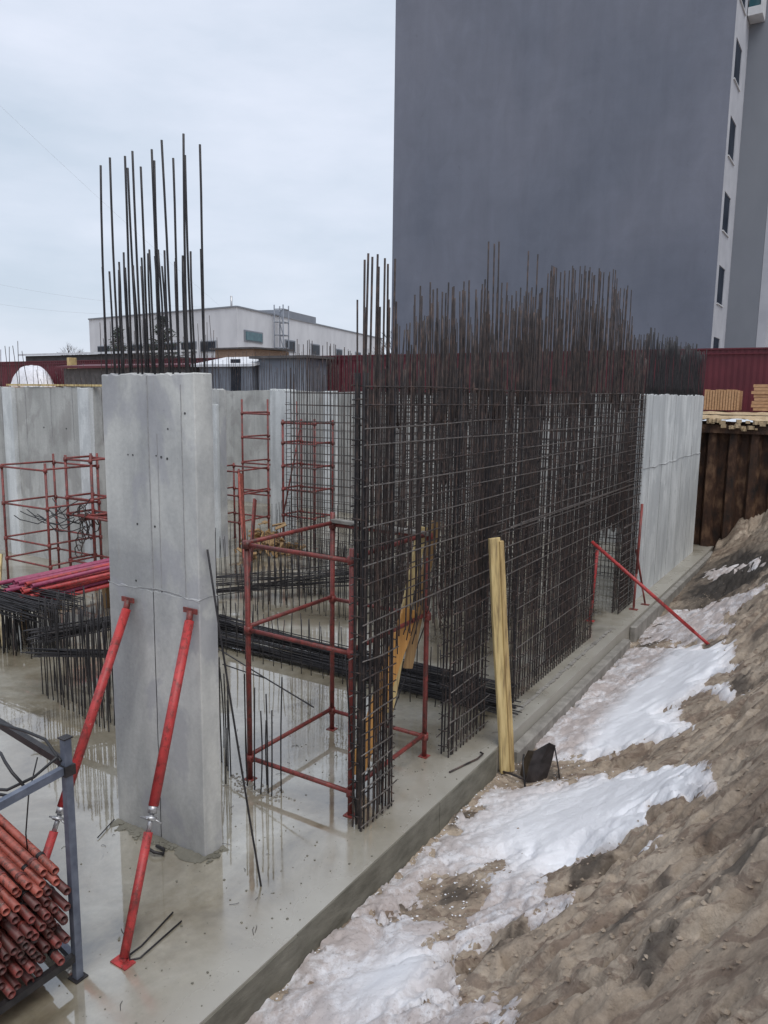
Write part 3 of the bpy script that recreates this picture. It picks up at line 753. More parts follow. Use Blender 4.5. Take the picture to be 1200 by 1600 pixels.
c = thing('starter_cluster', (-1.95, 6.35, 0), 'loose group of column starter bars in the puddle beside the red scaffold frame', 'starter bars')
for x, y, h in [(-2.98, 6.93, 1.1), (-2.90, 6.80, 1.3), (-2.72, 6.62, 1.0), (-2.60, 6.58, 1.2), (-2.50, 6.5, .9), (-2.38, 6.42, 1.15), (-2.20, 6.52, 1.3), (-2.05, 6.35, .85), (-1.92, 6.33, 1.25), (-1.88, 6.5, .82), (-1.74, 6.36, 1.2), (-1.62, 6.45, 1.40), (-1.66, 6.33, 1.05), (-2.3, 6.25, .7), (-1.80, 6.30, 1.0)]:
    bar('starter_bar', (x, y, 0), (x + U(-.03, .03), y + U(-.03, .03), h), .0085, 'rebar_dark', c)
base = MB()
for _ in range(130): 
    x, y = random.gauss(-1.95, .3), random.gauss(6.36, .07); r = U(.004, .014); base.box((x - r, y - r, 0), (x + r, y + r, r * .7), U(0, 3))
stuff(base.build('mortar_crumbs', 'concrete_raw', c))

# ------------------------------------------------------------------ bundles of rods
def bundle(label, p0, p1, w, h, n, r=.009, mat='rebar_dark', fan=.12, group='bundles of loose rods'):
    p0, p1 = Vector(p0), Vector(p1); mid = (p0 + p1) / 2
    c = thing('rod_bundle', mid, label, 'rod bundle', group)
    d = (p1 - p0).normalized(); s = d.cross(ZA).normalized()
    for _ in range(n):
        a = s * U(-w, w) / 2 + ZA * U(0, h); b = s * (U(-w, w) / 2) + ZA * U(0, h)
        bar('rod', p0 + a + d * U(-fan * 2, fan * 2), p1 + b + d * U(-fan * 3, fan * 3), r, mat, c, n=5)
    return c
bundle('black bundle of rods threaded through the starter bars, nearer of the two', (-6.6, 9.9, .03), (-.42, 9.9, .03), .30, .20, 46)
bundle('black bundle of rods lying just behind the nearer bundle', (-6.9, 10.55, .03), (-.7, 10.35, .03), .34, .26, 50)
bundle('dark rod bundle resting high across the starter cluster left of the pier', (-6.55, 6.75, .80), (-5.7, 8.6, .90), .34, .22, 40)
bundle('dark rod bundle crossing the starter cluster behind the red brace', (-6.4, 6.55, .68), (-4.6, 6.95, .90), .14, .12, 20)
bundle('dark rods lying behind the pier at its right side', (-8.6, 12.0, .05), (-5.6, 14.4, .25), .5, .5, 34)
def rod(label, p0, p1, r=.009, mat='rebar_dark', grp=None):
    m = bar('rod', p0, p1, r, mat, None); return tag(m, label, 'rod', grp)
rod('long thin rod leaning on the right side of the foreground pier', (-.68, 5.02, .0), (-1.40, 5.14, 3.13), .010)
rod('rod lying slantwise on the starter bars beside the scaffold, upper one', (-3.75, 7.64, 1.0), (-1.52, 6.94, .9), .009)
rod('short slanting rod behind the left scaffold leg', (-3.44, 7.41, .9), (-2.55, 7.28, .93), .009)
rod('rod standing aslant against the near left leg of the cage', (-.52, 6.38, .0), (-.72, 6.45, 1.85), .009)
rod('thin rod leaning behind the orange plank', (-1.1, 7.6, 0.0), (-.75, 8.4, 1.9), .008)
rod('thin wire rod sticking out of the pier foot to the left', (-2.74, 5.0, .02), (-2.60, 4.68, .02), .006)
# U-shaped loose bar on the wet floor
m = MB(); m.path([(-1.08, 4.30, .012), (-.98, 3.86, .012), (-.98, 3.74, .012), (-.93, 3.70, .012), (-.88, 3.76, .012), (-.93, 4.26, .012)], .008, 6)
tag(m.build('bent_rod', 'rebar_dark'), 'hairpin shaped rod on the wet floor by the foot of the red brace', 'rod')

lt = MB()
for _ in range(55):
    x, y = -3.2 + 3.1 * rnd(), 2.6 + 7 * rnd() ** 1.2; a = U(0, 6.28); L = U(.03, .12)
    lt.path([(x, y, .004), (x + L * .5 * math.cos(a) + U(-.01, .01), y + L * .5 * math.sin(a), U(.004, .015)), (x + L * math.cos(a + U(-.5, .5)), y + L * math.sin(a), .004)], .0022, 4)
stuff(lt.build('wire_offcuts', 'rebar_dark'))
lt = MB()
for _ in range(1100):
    x, y = -3.4 + 3.35 * rnd() ** .5, 2.4 + 9 * rnd(); r = .002 + .008 * rnd() ** 4
    lt.box((x - r, y - r * .7, 0.0005), (x + r, y + r, r * .8), U(0, 3))
stuff(lt.build('mortar_grit', 'slab_side'))

# ------------------------------------------------------------------ red scaffold frames
def tower(label, x0, y0, x1, y1, hts, levels, r=.026, mat='red_rust', group='red scaffold towers', rot=0, level_skip=(), diag=False):
    c = thing('scaffold_tower', ((x0 + x1) / 2, (y0 + y1) / 2, 0), label, 'scaffold', group)
    cs = [(x0, y0), (x1, y0), (x1, y1), (x0, y1)]
    if rot:
        cx, cy = (x0 + x1) / 2, (y0 + y1) / 2; cs = [(cx + (x - cx) * math.cos(rot) - (y - cy) * math.sin(rot), cy + (x - cx) * math.sin(rot) + (y - cy) * math.cos(rot)) for x, y in cs]
    for (x, y), h in zip(cs, hts):
        l = MB().tube((x, y, .0), (x + U(-.01, .01), y + U(-.01, .01), h), r, 10).build('leg', mat, c)
        for z in levels: MB().tube((x, y, z - .045), (x, y, z + .045), r * 1.55, 10).build('coupler', mat, l)
        MB().box((x - .06, y - .06, 0), (x + .06, y + .06, .008)).build('foot', mat, l)
    for li, z in enumerate(levels):
        for k in range(4):
            if (li, k) in level_skip: continue
            (ax_, ay), (bx, by) = cs[k], cs[(k + 1) % 4]
            dz = (k % 2) * .03
            t = MB().tube((ax_, ay, z + dz), (bx, by, z + dz + U(-.01, .01)), r * .85, 8); t.build('ledger', mat, c)
    if diag:
        (ax_, ay), (bx, by) = cs[0], cs[3]; MB().tube((ax_, ay, levels[0]), (bx, by, levels[-1]), r * .7, 8).build('diagonal_brace', mat, c)
    return c
tower('nearest red scaffold frame, open box beside the end of the rebar cage', -2.14, 6.50, -.68, 8.17, (2.92, 3.00, 2.6, 3.04), (.27, 1.86, 2.87), r=.032, mat='red_rust')
tower('red scaffold frame standing against the left wall at the photo edge', -13.6, 10.6, -11.9, 12.0, (2.75, 2.95, 3.1, 3.0), (.55, 1.05, 1.9, 2.78), r=.028)
tower('narrow red scaffold frame between the left wall and the foreground pier', -12.0, 11.2, -11.1, 11.9, (3.1, 3.15, 3.15, 3.1), (.6, 1.7, 2.1, 3.0), r=.03)
tower('tall red ladder frame in the recess right of the foreground pier', -15.1, 20.6, -13.75, 22.0, (4.35, 4.35, 4.3, 4.35), (1.0, 2.1, 3.0, 3.85), r=.035, mat='red_rust')
tower('red scaffold tower seen through the rear rebar mesh', -11.1, 18.0, -9.9, 18.9, (3.8, 3.85, 3.8, 3.8), (.9, 1.7, 2.4, 3.1, 3.7), r=.035, mat='red_rust', diag=True)
tower('low red scaffold frame behind the wall return', -13.0, 16.6, -11.6, 17.9, (2.5, 2.4, 2.5, 2.4), (.8, 1.6, 2.3), r=.03)
# tangled gear on the left frame
c = thing('cable_tangle', (-11.8, 11.0, 1.6), 'dark tangle of cables and clamps hanging on the left scaffold frames', 'cables')
for k in range(9):
    x0, x1 = U(-13.4, -12.3), U(-11.6, -10.8); z0, z1 = U(1.6, 2.1), U(1.5, 2.2); y = U(10.7, 11.3)
    MB().path([(x0 + (x1 - x0) * t / 8, y, z0 + (z1 - z0) * t / 8 - .28 * math.sin(math.pi * t / 8) + U(-.04, .04)) for t in range(9)], .012, 5).build('cable', 'rubber', c)
for k in range(12):
    x, y, z = U(-12.0, -10.9), U(10.9, 11.4), U(.7, 1.9)
    MB().path([(x + .16 * math.cos(a * .9) * U(.7, 1), y, z + .2 * math.sin(a * .9) * U(.7, 1)) for a in range(8)], .014, 5).build('cable', 'rebar', c)
c = thing('clamp_bundle', (-10.7, 11.2, 1.75), 'red clamps stacked on the tip of the narrow scaffold frame', 'clamps')
for k in range(8):
    MB().tube((-11.3, 11.0 + U(-.1, .1), 1.65 + U(0, .2)), (-10.35, 11.1 + U(-.1, .1), 1.78 + U(-.08, .12)), .028, 7).build('clamp', 'red_rust', c)

# leaning red board and rusty heap right of the pier
c = thing('red_plank', (-9.6, 14.0, 0), 'orange red plank leaning left of the nearest scaffold frame', 'plank')
MB().beam((-8.9, 13.9, 0.0), (-9.7, 14.6, 2.55), .17, .05, (1, .3, 0)).build('board', 'salmon', c)
MB().beam((-8.72, 13.8, 0.0), (-9.3, 14.7, 1.9), .13, .05, (1, .3, 0)).build('board', 'red_rust', c)
hp = MB()
for _ in range(130):
    x, y = random.gauss(-10.6, .42), random.gauss(16.7, .35); z = max(0, .95 - 1.3 * math.hypot(x + 10.6, y - 16.7)) * rnd() + .08; r = U(.05, .16)
    hp.beam((x, y, z), (x + U(-.3, .3), y + U(-.3, .3), z + U(-.15, .2)), r, r * .4, (U(-1, 1), U(-1, 1), 1))
hp2 = stuff(hp.build('scrap_heap', 'wood_mid')); hp2['label'] = 'brown heap of timber scrap beyond the nearest scaffold frame'

# ------------------------------------------------------------------ push pull braces
def brace(label, head, foot, r=.045, wall_n=(0, -1, 0), plate=True, split=.62, mat='red', collar=True):
    head, foot = Vector(head), Vector(foot); c = thing('red_brace', foot, label, 'brace', 'red adjustable braces')
    d = foot - head; L = d.length; u = d / L
    a = head + d * split
    MB().tube(head + u * .05, a - u * (.10 if collar else -.12), r, 12).build('outer_tube', mat, c)
    if collar:
        s = MB(); s.tube(a - u * .11, a - u * .04, r * .9, 12); s.tube(a - u * .04, a + u * .12, r * .5, 10); s.build('threaded_spindle', 'galv', c)
        h = MB(); x, y = frame_for(u); h.path([a + x * .10, a + x * .02, a - x * .02, a - x * .10 + u * .03], .008, 6); h.path([a + y * .09, a - y * .09], .007, 6)
        h.tube(a - u * .015, a + u * .015, r * 1.15, 10); h.build('handle_nut', 'galv', c)
    MB().tube(a + u * .11, foot - u * .04, r * .86, 12).build('inner_tube', mat, c)
    f = MB(); f.box((foot.x - .09, foot.y - .055, foot.z + .001), (foot.x + .09, foot.y + .055, foot.z + .012)); f.beam(foot + Vector((0, 0, .01)), foot - u * .09, .05, .02); f.build('foot_plate', mat, c)
    if plate:
        n = Vector(wall_n); hpz = MB(); hpz.beam(head + Vector((-.09, 0, .05)), head + Vector((.09, 0, .05)), .05, .012, n); hpz.tube(head + Vector((0, .0, .05)), head + u * .08, r * .7, 8)
        hpz.build('head_bracket', 'red_rust', c)
    return c
brace('bright red brace propping the front of the foreground pier', (-1.50, 5.00, 2.50), (-.965, 3.66, 0))
brace('red brace left of the pier reaching down behind the tube stack', (-2.38, 5.00, 2.47), (-2.05, 3.49, 0), split=.70)
brace('thin red brace slanting from the cage down onto the snowy bank', (-.34, 13.66, 2.02), (1.90, 13.68, .36), r=.032, plate=False, split=.8, collar=False)
brace('thin dark red prop leaning on the left edge of the pale wall', (-.33, 17.4, 2.30), (-.22, 16.75, .0), r=.030, plate=False, collar=False, mat='red_rust')
brace('short red prop standing inside the third cage opening', (-.75, 15.6, 1.5), (-.75, 15.35, 0), r=.035, plate=False, collar=False, mat='red')
brace('short leaning red prop just right of the brace on the pale wall', (-.36, 17.2, 1.3), (-.1, 17.3, 0), r=.024, plate=False, collar=False, mat='red_rust')

# ------------------------------------------------------------------ timber props and plank
def timber(label, parts_, cat='timber prop'):
    c = thing('timber_prop', parts_[0][0], label, cat)
    for p0, p1, w, t, mat, up in parts_:
        p0, p1 = Vector(p0), Vector(p1); d = p1 - p0; n = 7; m = MB()
        x = d.normalized().cross(Vector(up)).normalized(); y = x.cross(d.normalized())
        rings = []
        for k in range(n):
            q = p0 + d * k / (n - 1) + x * .006 * math.sin(k * 1.4); ww = w / 2 * U(.94, 1.04)
            rings += [q + x * a * ww + y * b * t / 2 for a, b in ((-1, -1), (1, -1), (1, 1), (-1, 1))]
        fs = [(k * 4 + i, k * 4 + (i + 1) % 4, (k + 1) * 4 + (i + 1) % 4, (k + 1) * 4 + i) for k in range(n - 1) for i in range(4)]
        fs += [(3, 2, 1, 0), tuple((n - 1) * 4 + i for i in range(4))]
        m.add(rings, fs); m.build('board', mat, c, .006)
    return c
upv = (.86, -.5, 0)
timber('tall pale timber post of two boards standing outside the cage in the gutter', [((.10, 9.02, -.36), (-.19, 9.02, 2.78), .17, .05, 'wood_pale', upv), ((.155, 9.085, -.36), (-.125, 9.085, 2.74), .07, .06, 'wood_yellow', upv)])
timber('timber post behind the rebar mesh above the orange plank', [((-.95, 7.7, .7), (-.74, 8.1, 3.0), .13, .05, 'wood_pale', upv), ((-.85, 8.0, 1.2), (-.66, 8.3, 3.05), .12, .05, 'wood_mid', upv)])
timber('orange stained plank leaning inside the first cage opening', [((-.98, 7.05, .15), (-.74, 7.85, 2.02), .26, .04, 'wood_orange', (.9, -.3, 0))], 'plank')
timber('weathered crosswise batten tied to the top of the nearest scaffold frame', [((-2.14, 8.17, 2.93), (-.62, 8.05, 2.93), .09, .05, 'concrete_raw', (0, 0, 1))], 'batten')
# hook of rebar and scrap at the second cage foot
m = MB().path([(-.20, 7.95, .015), (-.12, 8.25, .015), (.0 - .06, 8.45, .02), (-.05, 8.6, .03), (-.10, 8.62, .03)], .012, 6)
tag(m.build('bent_rod', 'rebar'), 'short bent rod on the slab edge by the foot of the second cage leg', 'rod')

# black folded sheet in the gutter
c = thing('bent_sheet', (.45, 9.0, -.3), 'black crumpled sheet standing in the snow by the foot of the timber post', 'scrap sheet')
m = MB()
P0 = Vector((.30, 9.02, -.34))
rows_ = [[(0, 0, 0), (.02, .02, .18), (.08, .04, .34)], [(.12, -.12, -.02), (.15, -.08, .20), (.20, -.05, .40)], [(.24, -.05, -.02), (.27, 0, .24), (.36, .04, .52)], [(.34, .06, 0), (.38, .10, .2), (.42, .12, .46)]]
vs = [P0 + Vector(q) for r_ in rows_ for q in r_]; vs2 = [v + Vector((.0, .012, .004)) for v in vs]
fs = []
for i in range(3):
    for j in range(2):
        a = i * 3 + j; fs.append((a, a + 3, a + 4, a + 1)); fs.append((12 + a, 12 + a + 1, 12 + a + 4, 12 + a + 3))
for lst in ([0, 3, 6, 9], [2, 5, 8, 11]):
    for a, b in zip(lst, lst[1:]): fs.append((a, b, b + 12, a + 12))
for a, b in ((0, 1), (1, 2), (9, 10), (10, 11)): fs.append((a, b, b + 12, a + 12))
m.add(vs + vs2, fs); m.build('sheet', 'black_sheet', c)
MB().path([P0 + Vector((.42, .1, .45)), P0 + Vector((.50, .05, .2)), P0 + Vector((.55, .0, -.02))], .01, 5).build('wire', 'rebar_dark', c)
MB().path([P0 + Vector((.05, -.02, .3)), P0 + Vector((.10, -.18, .28)), P0 + Vector((.18, -.25, -.06))], .014, 5).build('wire', 'rubber', c)
MB().path([P0 + Vector((-.28, -.05, .0)), P0 + Vector((-.1, -.08, .02)), P0 + Vector((.1, -.1, .01))], .016, 5).build('wire', 'rebar', c)

# ------------------------------------------------------------------ stillage with scaffold tubes, bottom left
c = thing('steel_stillage', (-2.6, 2.9, 0), 'blue grey steel stillage frame holding the stack of red tubes', 'rack')
XR, YB, YF, XL = -1.13, 3.36, 1.95, -3.9
for x, y in ((XR, YB), (XR, YF), (XL, YB + .5), (XL, YF + .5)):
    p = MB(); p.beam((x, y, 0), (x, y, 2.01), .062, .062, (1, 0, 0)); post = p.build('post', 'blue_steel', c, .004)
    q = MB(); q.box((x - .055, y - .055, .001), (x + .055, y + .055, .012)); q.box((x - .045, y - .045, 1.72), (x + .045, y + .045, 1.80)); q.box((x - .04, y - .04, 2.011), (x + .04, y + .04, 2.02)); q.build('collar', 'rebar_dark', post)
for a, b, mt in [((XR, YB, 1.80), (XL, YB + .5, 1.66), 'rebar_dark'), ((XR, YB, 1.77), (XR, YF, 1.66), 'blue_steel'), ((XR, YB, .20), (XR, YF, .20), 'rebar_dark'), ((XL, YB + .5, .20), (XL, YF + .5, .20), 'rebar_dark'), ((XL, YB + .5, 1.7), (XL, YF + .5, 1.7), 'blue_steel'), ((XR, YB, .14), (XL, YB + .5, .14), 'blue_steel'), ((XR, YF, .14), (XL, YF + .5, .14), 'blue_steel')]:
    d = (Vector(b) - Vector(a)).normalized() * .034
    MB().beam(Vector(a) + d, Vector(b) - d, .05, .06).build('rail', mt, c)
# cable loops over the rails
cb = thing('cable_coil', (-1.5, 3.2, 1.8), 'black cable hanging in loops from the stillage rails', 'cable')
MB().path([(-2.3, 3.33, 1.98), (-2.0, 3.33, 1.93), (-1.6, 3.33, 1.96), (-1.35, 3.34, 1.95), (-1.2, 3.33, 1.86), (-1.14, 3.32, 1.84)], .012, 6).build('loop', 'rubber', cb)
MB().path([(-1.13 - .5 - .26 * math.cos(a * .5), 3.15 + .05 * math.sin(a), 1.66 + .17 * math.sin(a * .5)) for a in range(0, 14)], .012, 6).build('loop', 'rubber', cb)
MB().path([(-1.15, 3.3, 1.88), (-1.3, 3.2, 1.72), (-1.5, 3.1, 1.60), (-1.75, 3.05, 1.56), (-1.95, 3.02, 1.66), (-1.9, 3.02, 1.82)], .012, 6).build('loop', 'rubber', cb)
MB().path([(-1.45, 3.33, 1.78), (-1.55, 3.3, 1.45), (-1.62, 3.3, 1.1), (-1.64, 3.32, .9)], .006, 5).build('loop', 'rubber', cb)
# tube stack: every tube hollow, with a socket ring
def hollow(p0, p1, r, n=10, wall_=.006):
    p0, p1 = Vector(p0), Vector(p1); d = (p1 - p0).normalized(); x, y = frame_for(d); m = MB()
    def ring(p, rr): return [p + (x * math.cos(2 * math.pi * i / n) + y * math.sin(2 * math.pi * i / n)) * rr for i in range(n)]
    vs = ring(p0, r) + ring(p1, r) + ring(p1, r - wall_) + ring(p1 - d * .12, r - wall_)
    fs = [(k * n + i, k * n + (i + 1) % n, (k + 1) * n + (i + 1) % n, (k + 1) * n + i) for k in range(3) for i in range(n)]
    m.add(vs, fs, True); m.add([v for v in ring(p1 - d * .12, r - wall_)], [tuple(range(n))]); return m
ORD = ['first', 'second', 'third', 'fourth', 'fifth', 'sixth', 'seventh', 'eighth', 'ninth', 'tenth', 'eleventh', 'twelfth', 'thirteenth', 'fourteenth']
tubes = 0
sx = math.sin(math.radians(-80)); cx_ = math.cos(math.radians(-80))
NR, NC = 11, 11
for rr in range(NR):
    for cc in range(NC):
        y = 3.27 - cc * .079 - (.038 if rr % 2 else 0) + U(-.008, .008); z = .265 + rr * .068 + U(-.006, .006)
        if rr == NR - 1 and cc in (2, 5, 9): continue
        z += .02 * math.sin(cc * 1.1) + (.015 * rr / NR) * cc * .25
        xe = XR + .06 - abs(random.gauss(0, .13)) - (.08 if rr > 7 else 0) * rnd()
        p1 = Vector((xe, y, z)); L = 3.0
        p0 = p1 + Vector((sx * L, cx_ * L + U(-.02, .02), U(-.02, .02)))
        mt = ('salmon' if rnd() < .75 else 'red') if rr > 8 else ('red_shaded' if rnd() < .6 else 'red_rust')
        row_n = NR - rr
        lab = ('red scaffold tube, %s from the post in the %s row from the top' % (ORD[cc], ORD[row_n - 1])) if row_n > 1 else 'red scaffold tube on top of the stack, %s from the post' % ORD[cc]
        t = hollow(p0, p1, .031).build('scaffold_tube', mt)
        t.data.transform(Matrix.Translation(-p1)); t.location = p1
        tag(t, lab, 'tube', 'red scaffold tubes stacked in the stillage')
        k = MB(); d = (p1 - p0).normalized(); q = p1 - d * U(.10, .3)
        k.tube(q - d * .02, q + d * .02, .038, 8)
        if False:
            a = U(0, 6.28); X_, Y_ = frame_for(d); e = X_ * math.cos(a) + Y_ * math.sin(a); k.path([p1 - d * .03, p1 - d * .01 + e * .045, p1 + d * .02 + e * .055, p1 + d * .035 + e * .03], .007, 5)
        o = k.mesh('socket_ring', M['red_rust'] if rnd() < .7 else M['rebar_dark'], p1); ob = bpy.data.objects.new('socket_ring', o); COL.objects.link(ob); ob.parent = t
        tubes += 1

# ------------------------------------------------------------------ red tubes and racks further left
n = 0
words = ['bottom', 'second', 'third', 'fourth', 'top']
for rr in range(5):
    for cc in range(6 - (rr > 3)):
        x = -9.65 + cc * .16 + U(-.03, .03) + rr * .03; z = .72 + rr * .085
        y0 = 8.0 + U(-.15, .35); dx = U(-.12, .12)
        t = hollow((x + dx, y0 + 3.2, z + U(0, .05)), (x, y0, z), .040, 9).build('formwork_prop', 'magenta' if (rr > 2 and cc < 3) or rnd() < .12 else 'red')
        tag(t, 'crimson formwork prop in the far pile on the rods, %s layer, %s from the left' % (words[rr], ORD[cc]), 'prop', 'red props piled behind the starter cluster'); n += 1
c = thing('rod_rack', (-8.8, 7.9, 0), 'black stack of bent stirrups and rods at the left photo edge', 'rod stack')
for k in range(120):
    x, y = U(-9.9, -7.95), U(7.45, 8.35)
    bar('stirrup_leg', (x, y, 0), (x + U(-.06, .06), y + U(-.06, .06), .82 + U(-.08, .04)), .010, 'rebar_dark', c, n=5)
for k in range(90):
    y = U(7.4, 8.4); z = U(.72, 1.0)
    bar('rod', (-10.1 + U(0, .3), y, z), (-7.85 + U(-.2, .12), y + U(-.15, .15), z + U(-.05, .05)), .010, 'rebar_dark', c, n=5)
bearers = thing('timber_bearers', (-9.2, 9.2, 0), 'timber bearers under the far pile of red props', 'bearers')
for y in (8.5, 10.4):
    for x in (-9.7, -8.8): MB().beam((x, y, 0), (x, y, .62), .12, .12).build('post', 'wood_mid', bearers)
    MB().beam((-9.95, y, .63), (-8.5, y, .63), .1, .1).build('beam', 'wood_mid', bearers)
c = thing('yellow_beam_stack', (-11.6, 9.4, 0), 'yellow formwork beams standing at the left photo edge', 'formwork beams')
for k in range(3): MB().beam((-11.95 + k * .10, 9.2, 0), (-12.25 + k * .11, 9.5, 1.0 + U(-.1, .1)), .07, .09).build('beam', 'wood_pale', c)

# ------------------------------------------------------------------ sheet-pile wall, ledge and pallets at right
c = thing('sheet_pile_wall', (3, 25.7, 0), 'rusty brown sheet pile wall behind the pale concrete wall', 'sheet pile wall')
for k in range(24):
    x = -2.95 + k * .6; m = MB()
    prof = [(0, 0), (.10, 0), (.20, -.22), (.40, -.22), (.50, 0), (.60, 0)]
    vs = [(x + a, 25.62 + b, z) for z in (-.6, 3.9) for a, b in prof]; m.add(vs, [(i, i + 1, i + 7, i + 6) for i in range(5)])
    vs = [(x + a, 25.66 + b, z) for z in (-.6, 3.9) for a, b in prof]; m.add(vs, [(i + 1, i, i + 6, i + 7) for i in range(5)])
    m.build('sheet_pile', 'steel_pile', c)
MB().box((-.6, 25.30, 3.55), (12, 25.38, 3.8)).build('waling_beam', 'steel_pile', c)
m = MB()
nx_, ny_ = 90, 14
gx, gy = np.meshgrid(np.linspace(-3.2, 14, 200), np.linspace(25.25, 27.6, 26))
gz = 4.02 + .12 * (fbm(gx * 2, gy * 2, 4) - .3) + .12 * np.clip((gy - 25.6), 0, 1)
gz = np.where(gy < 25.45, gz - .18 * fbm(gx * 3, gy * 3 + 4, 3), gz)
structure(grid_obj('ledge', gx, gy, gz, 'sand_ledge'))
# sand crusts hanging over the pile tops
hg = MB()
for k in range(240):
    x = -.5 + 12 * rnd(); w = (math.sin(x * 3.1) > .1); z = 3.95 - (.30 * rnd() if w else .10 * rnd()); r = U(.03, .09)
    hg.box((x - r, 25.24 - r * .4, z - r * .7), (x + r, 25.24 + r, z + r * .7), U(0, 1))
stuff(hg.build('sand_crust', 'sand_ledge'))
def slat_stack(label, x0, x1, y, z0, z1, n, vert=True):
    c = thing('timber_stack', ((x0 + x1) / 2, y, z0), label, 'timber stack', 'timber stacks by the red fence')
    for k in range(n):
        if vert:
            a = x0 + (x1 - x0) * k / n; MB().box((a + .006, y + U(-.02, .02), z0), (a + (x1 - x0) / n - .012, y + .7, z1 + U(-.02, .02))).build('board', 'wood_pallet', c)
        else:
            a = z0 + (z1 - z0) * k / n; MB().box((x0 + U(-.05, .05), y + U(-.03, .03), a + .004), (x1 + U(-.05, .05), y + .7, a + (z1 - z0) / n - .008)).build('board', 'wood_pallet', c)
    return c
slat_stack('stack of orange brown boards by the red fence right of the pale wall', -.85, .22, 27.0, 4.22, 4.86, 13)
slat_stack('layered board stack at the right photo edge below the red fence', .62, 2.2, 26.8, 4.22, 5.05, 8, False)

# ------------------------------------------------------------------ site fence at the street
def fence(label, x0, x1, y, mat, step=2.0, h=2.15, rail='fence_red'):
    c = thing('site_fence', ((x0 + x1) / 2, y, GZ), label, 'fence', 'site fence sections')
    x = x0
    while x < x1 - .01:
        xe = min(x1, x + step); m = MB(); nr = max(2, int((xe - x) / .1)); pts = []
        for i in range(nr + 1):
            xx = x + (xe - x) * i / nr; off = .03 if i % 2 else 0
            pts.append((xx, y + off))
        vs = [(a, b, z) for z in (GZ, GZ + h) for a, b in pts]; N = nr + 1
        m.add(vs, [(i, i + 1, i + 1 + N, i + N) for i in range(nr)])
        vs = [(a, b + .008, z) for z in (GZ, GZ + h) for a, b in pts]; m.add(vs, [(i + 1, i, i + N, i + 1 + N) for i in range(nr)])
        m.build('fence_panel', mat, c); x = xe
    MB().box((x0, y - .05, GZ + h - .16), (x1, y - .012, GZ + h - .12)).build('top_rail', rail, c)
    MB().box((x0, y - .03, GZ + h), (x1, y + .05, GZ + h + .05)).build('cap_strip', rail, c)
    return c
fence('burgundy corrugated metal fence running behind the pit to the right', -17.9, 14, 29, 'fence_red')
fence('blue grey corrugated fence section by the low sheds', -24.0, -17.92, 29, 'fence_grey', 1.2, 2.1, 'fence_grey')
fence('dark red corrugated fence seen above the left wall', -60, -24.02, 29, 'fence_red')

# sheds beyond the fence
def shed(label, x0, y0, x1, y1, zw, zr, mat, roof, door=None, over=.3):
    c = thing('site_shed', ((x0 + x1) / 2, (y0 + y1) / 2, GZ), label, 'shed')
    MB().box((x0, y0, GZ), (x1, y1, zw)).build('wall', mat, c)
    m = MB(); m.add([(x0 - over, y0 - over, zw + .002), (x1 + over, y0 - over, zw + .002), (x1 + over, y1 + over, zr), (x0 - over, y1 + over, zr), (x0 - over, y0 - over, zw + .12), (x1 + over, y0 - over, zw + .12), (x1 + over, y1 + over, zr + .12), (x0 - over, y1 + over, zr + .12)],
                    [(0, 3, 2, 1), (4, 5, 6, 7), (0, 1, 5, 4), (1, 2, 6, 5), (2, 3, 7, 6), (3, 0, 4, 7)]); m.build('roof', roof, c)
    if door: MB().box((door[0], y0 - .03, GZ + .05), (door[1], y0 - .004, GZ + 2.0)).build('door', 'glass', c)
    return c
shed('long low shed with a snow dusted roof beyond the left fence', -43.5, 31, -33.5, 36, 6.75, 7.15, 'roof_dark', 'roof_white')
shed('small shed with a pale lean-to roof right of the foreground pier', -23.6, 27.0, -20.3, 28.8, 5.75, 6.2, 'fence_grey', 'roof_white', (-21.6, -21.0))
shed('grey shed with dark flat roof in front of the grey fence', -20.1, 27.2, -17.4, 28.8, 6.1, 6.12, 'fence_grey', 'roof_dark')
shed('long dark tool shed behind the starter bars of the foreground pier', -34.0, 27.0, -24.6, 28.7, 5.75, 5.95, 'roof_dark', 'fence_red')
shed('tan brick outbuilding in front of the white works building', -38.2, 43, -34.4, 47, 7.7, 7.75, 'brick', 'roof_dark')

# heap wrapped in white plastic and post on the left
xh, yh = -37.8, 27.6
gx, gy = np.meshgrid(np.linspace(-1.7, 1.7, 36), np.linspace(-.9, .9, 20))
hh = 1.25 * np.clip(1 - (gx / 1.6) ** 2 - (gy / .9) ** 2, 0, 1) ** .6 * (.75 + .5 * fbm(gx * 1.5 + 5, gy * 1.5, 3)) - .02
o = grid_obj('wrapped_heap', gx, gy, hh, 'white_wrap'); o.location = (xh, yh, 4.75)
tag(o, 'white plastic wrapped heap above the left wall in front of the dark red fence', 'wrapped heap')
pl = thing('storage_platform', (xh, yh, GZ), 'timber platform under the white wrapped heap', 'platform')
MB().box((xh - 4.5, yh - 1, 4.62), (xh + 5.0, yh + 1, 4.75)).build('deck', 'wood_pallet', pl)
for a in (-3.8, 0, 4.2): MB().box((xh + a, yh - .9, GZ), (xh + a + .15, yh + .9, 4.62)).build('bearer', 'wood_mid', pl)
t = thing('fence_post', (-34.9, 28.2, GZ), 'pale timber post standing before the dark red fence left of the pier', 'post')
MB().beam((-34.9, 28.2, GZ), (-34.9, 28.2, 6.4), .45, .3, (1, 0, 0)).build('post', 'wood_pale', t, .02)
t = thing('notice_board', (-33.2, 28.6, GZ), 'small white notice panel on the fence left of the pier', 'notice panel')
MB().box((-33.6, 28.85, 5.0), (-32.9, 28.90, 5.65)).build('panel', 'frame_white', t)
MB().box((-33.4, 28.86, GZ), (-33.3, 28.91, 4.999)).build('stake', 'wood_mid', t)

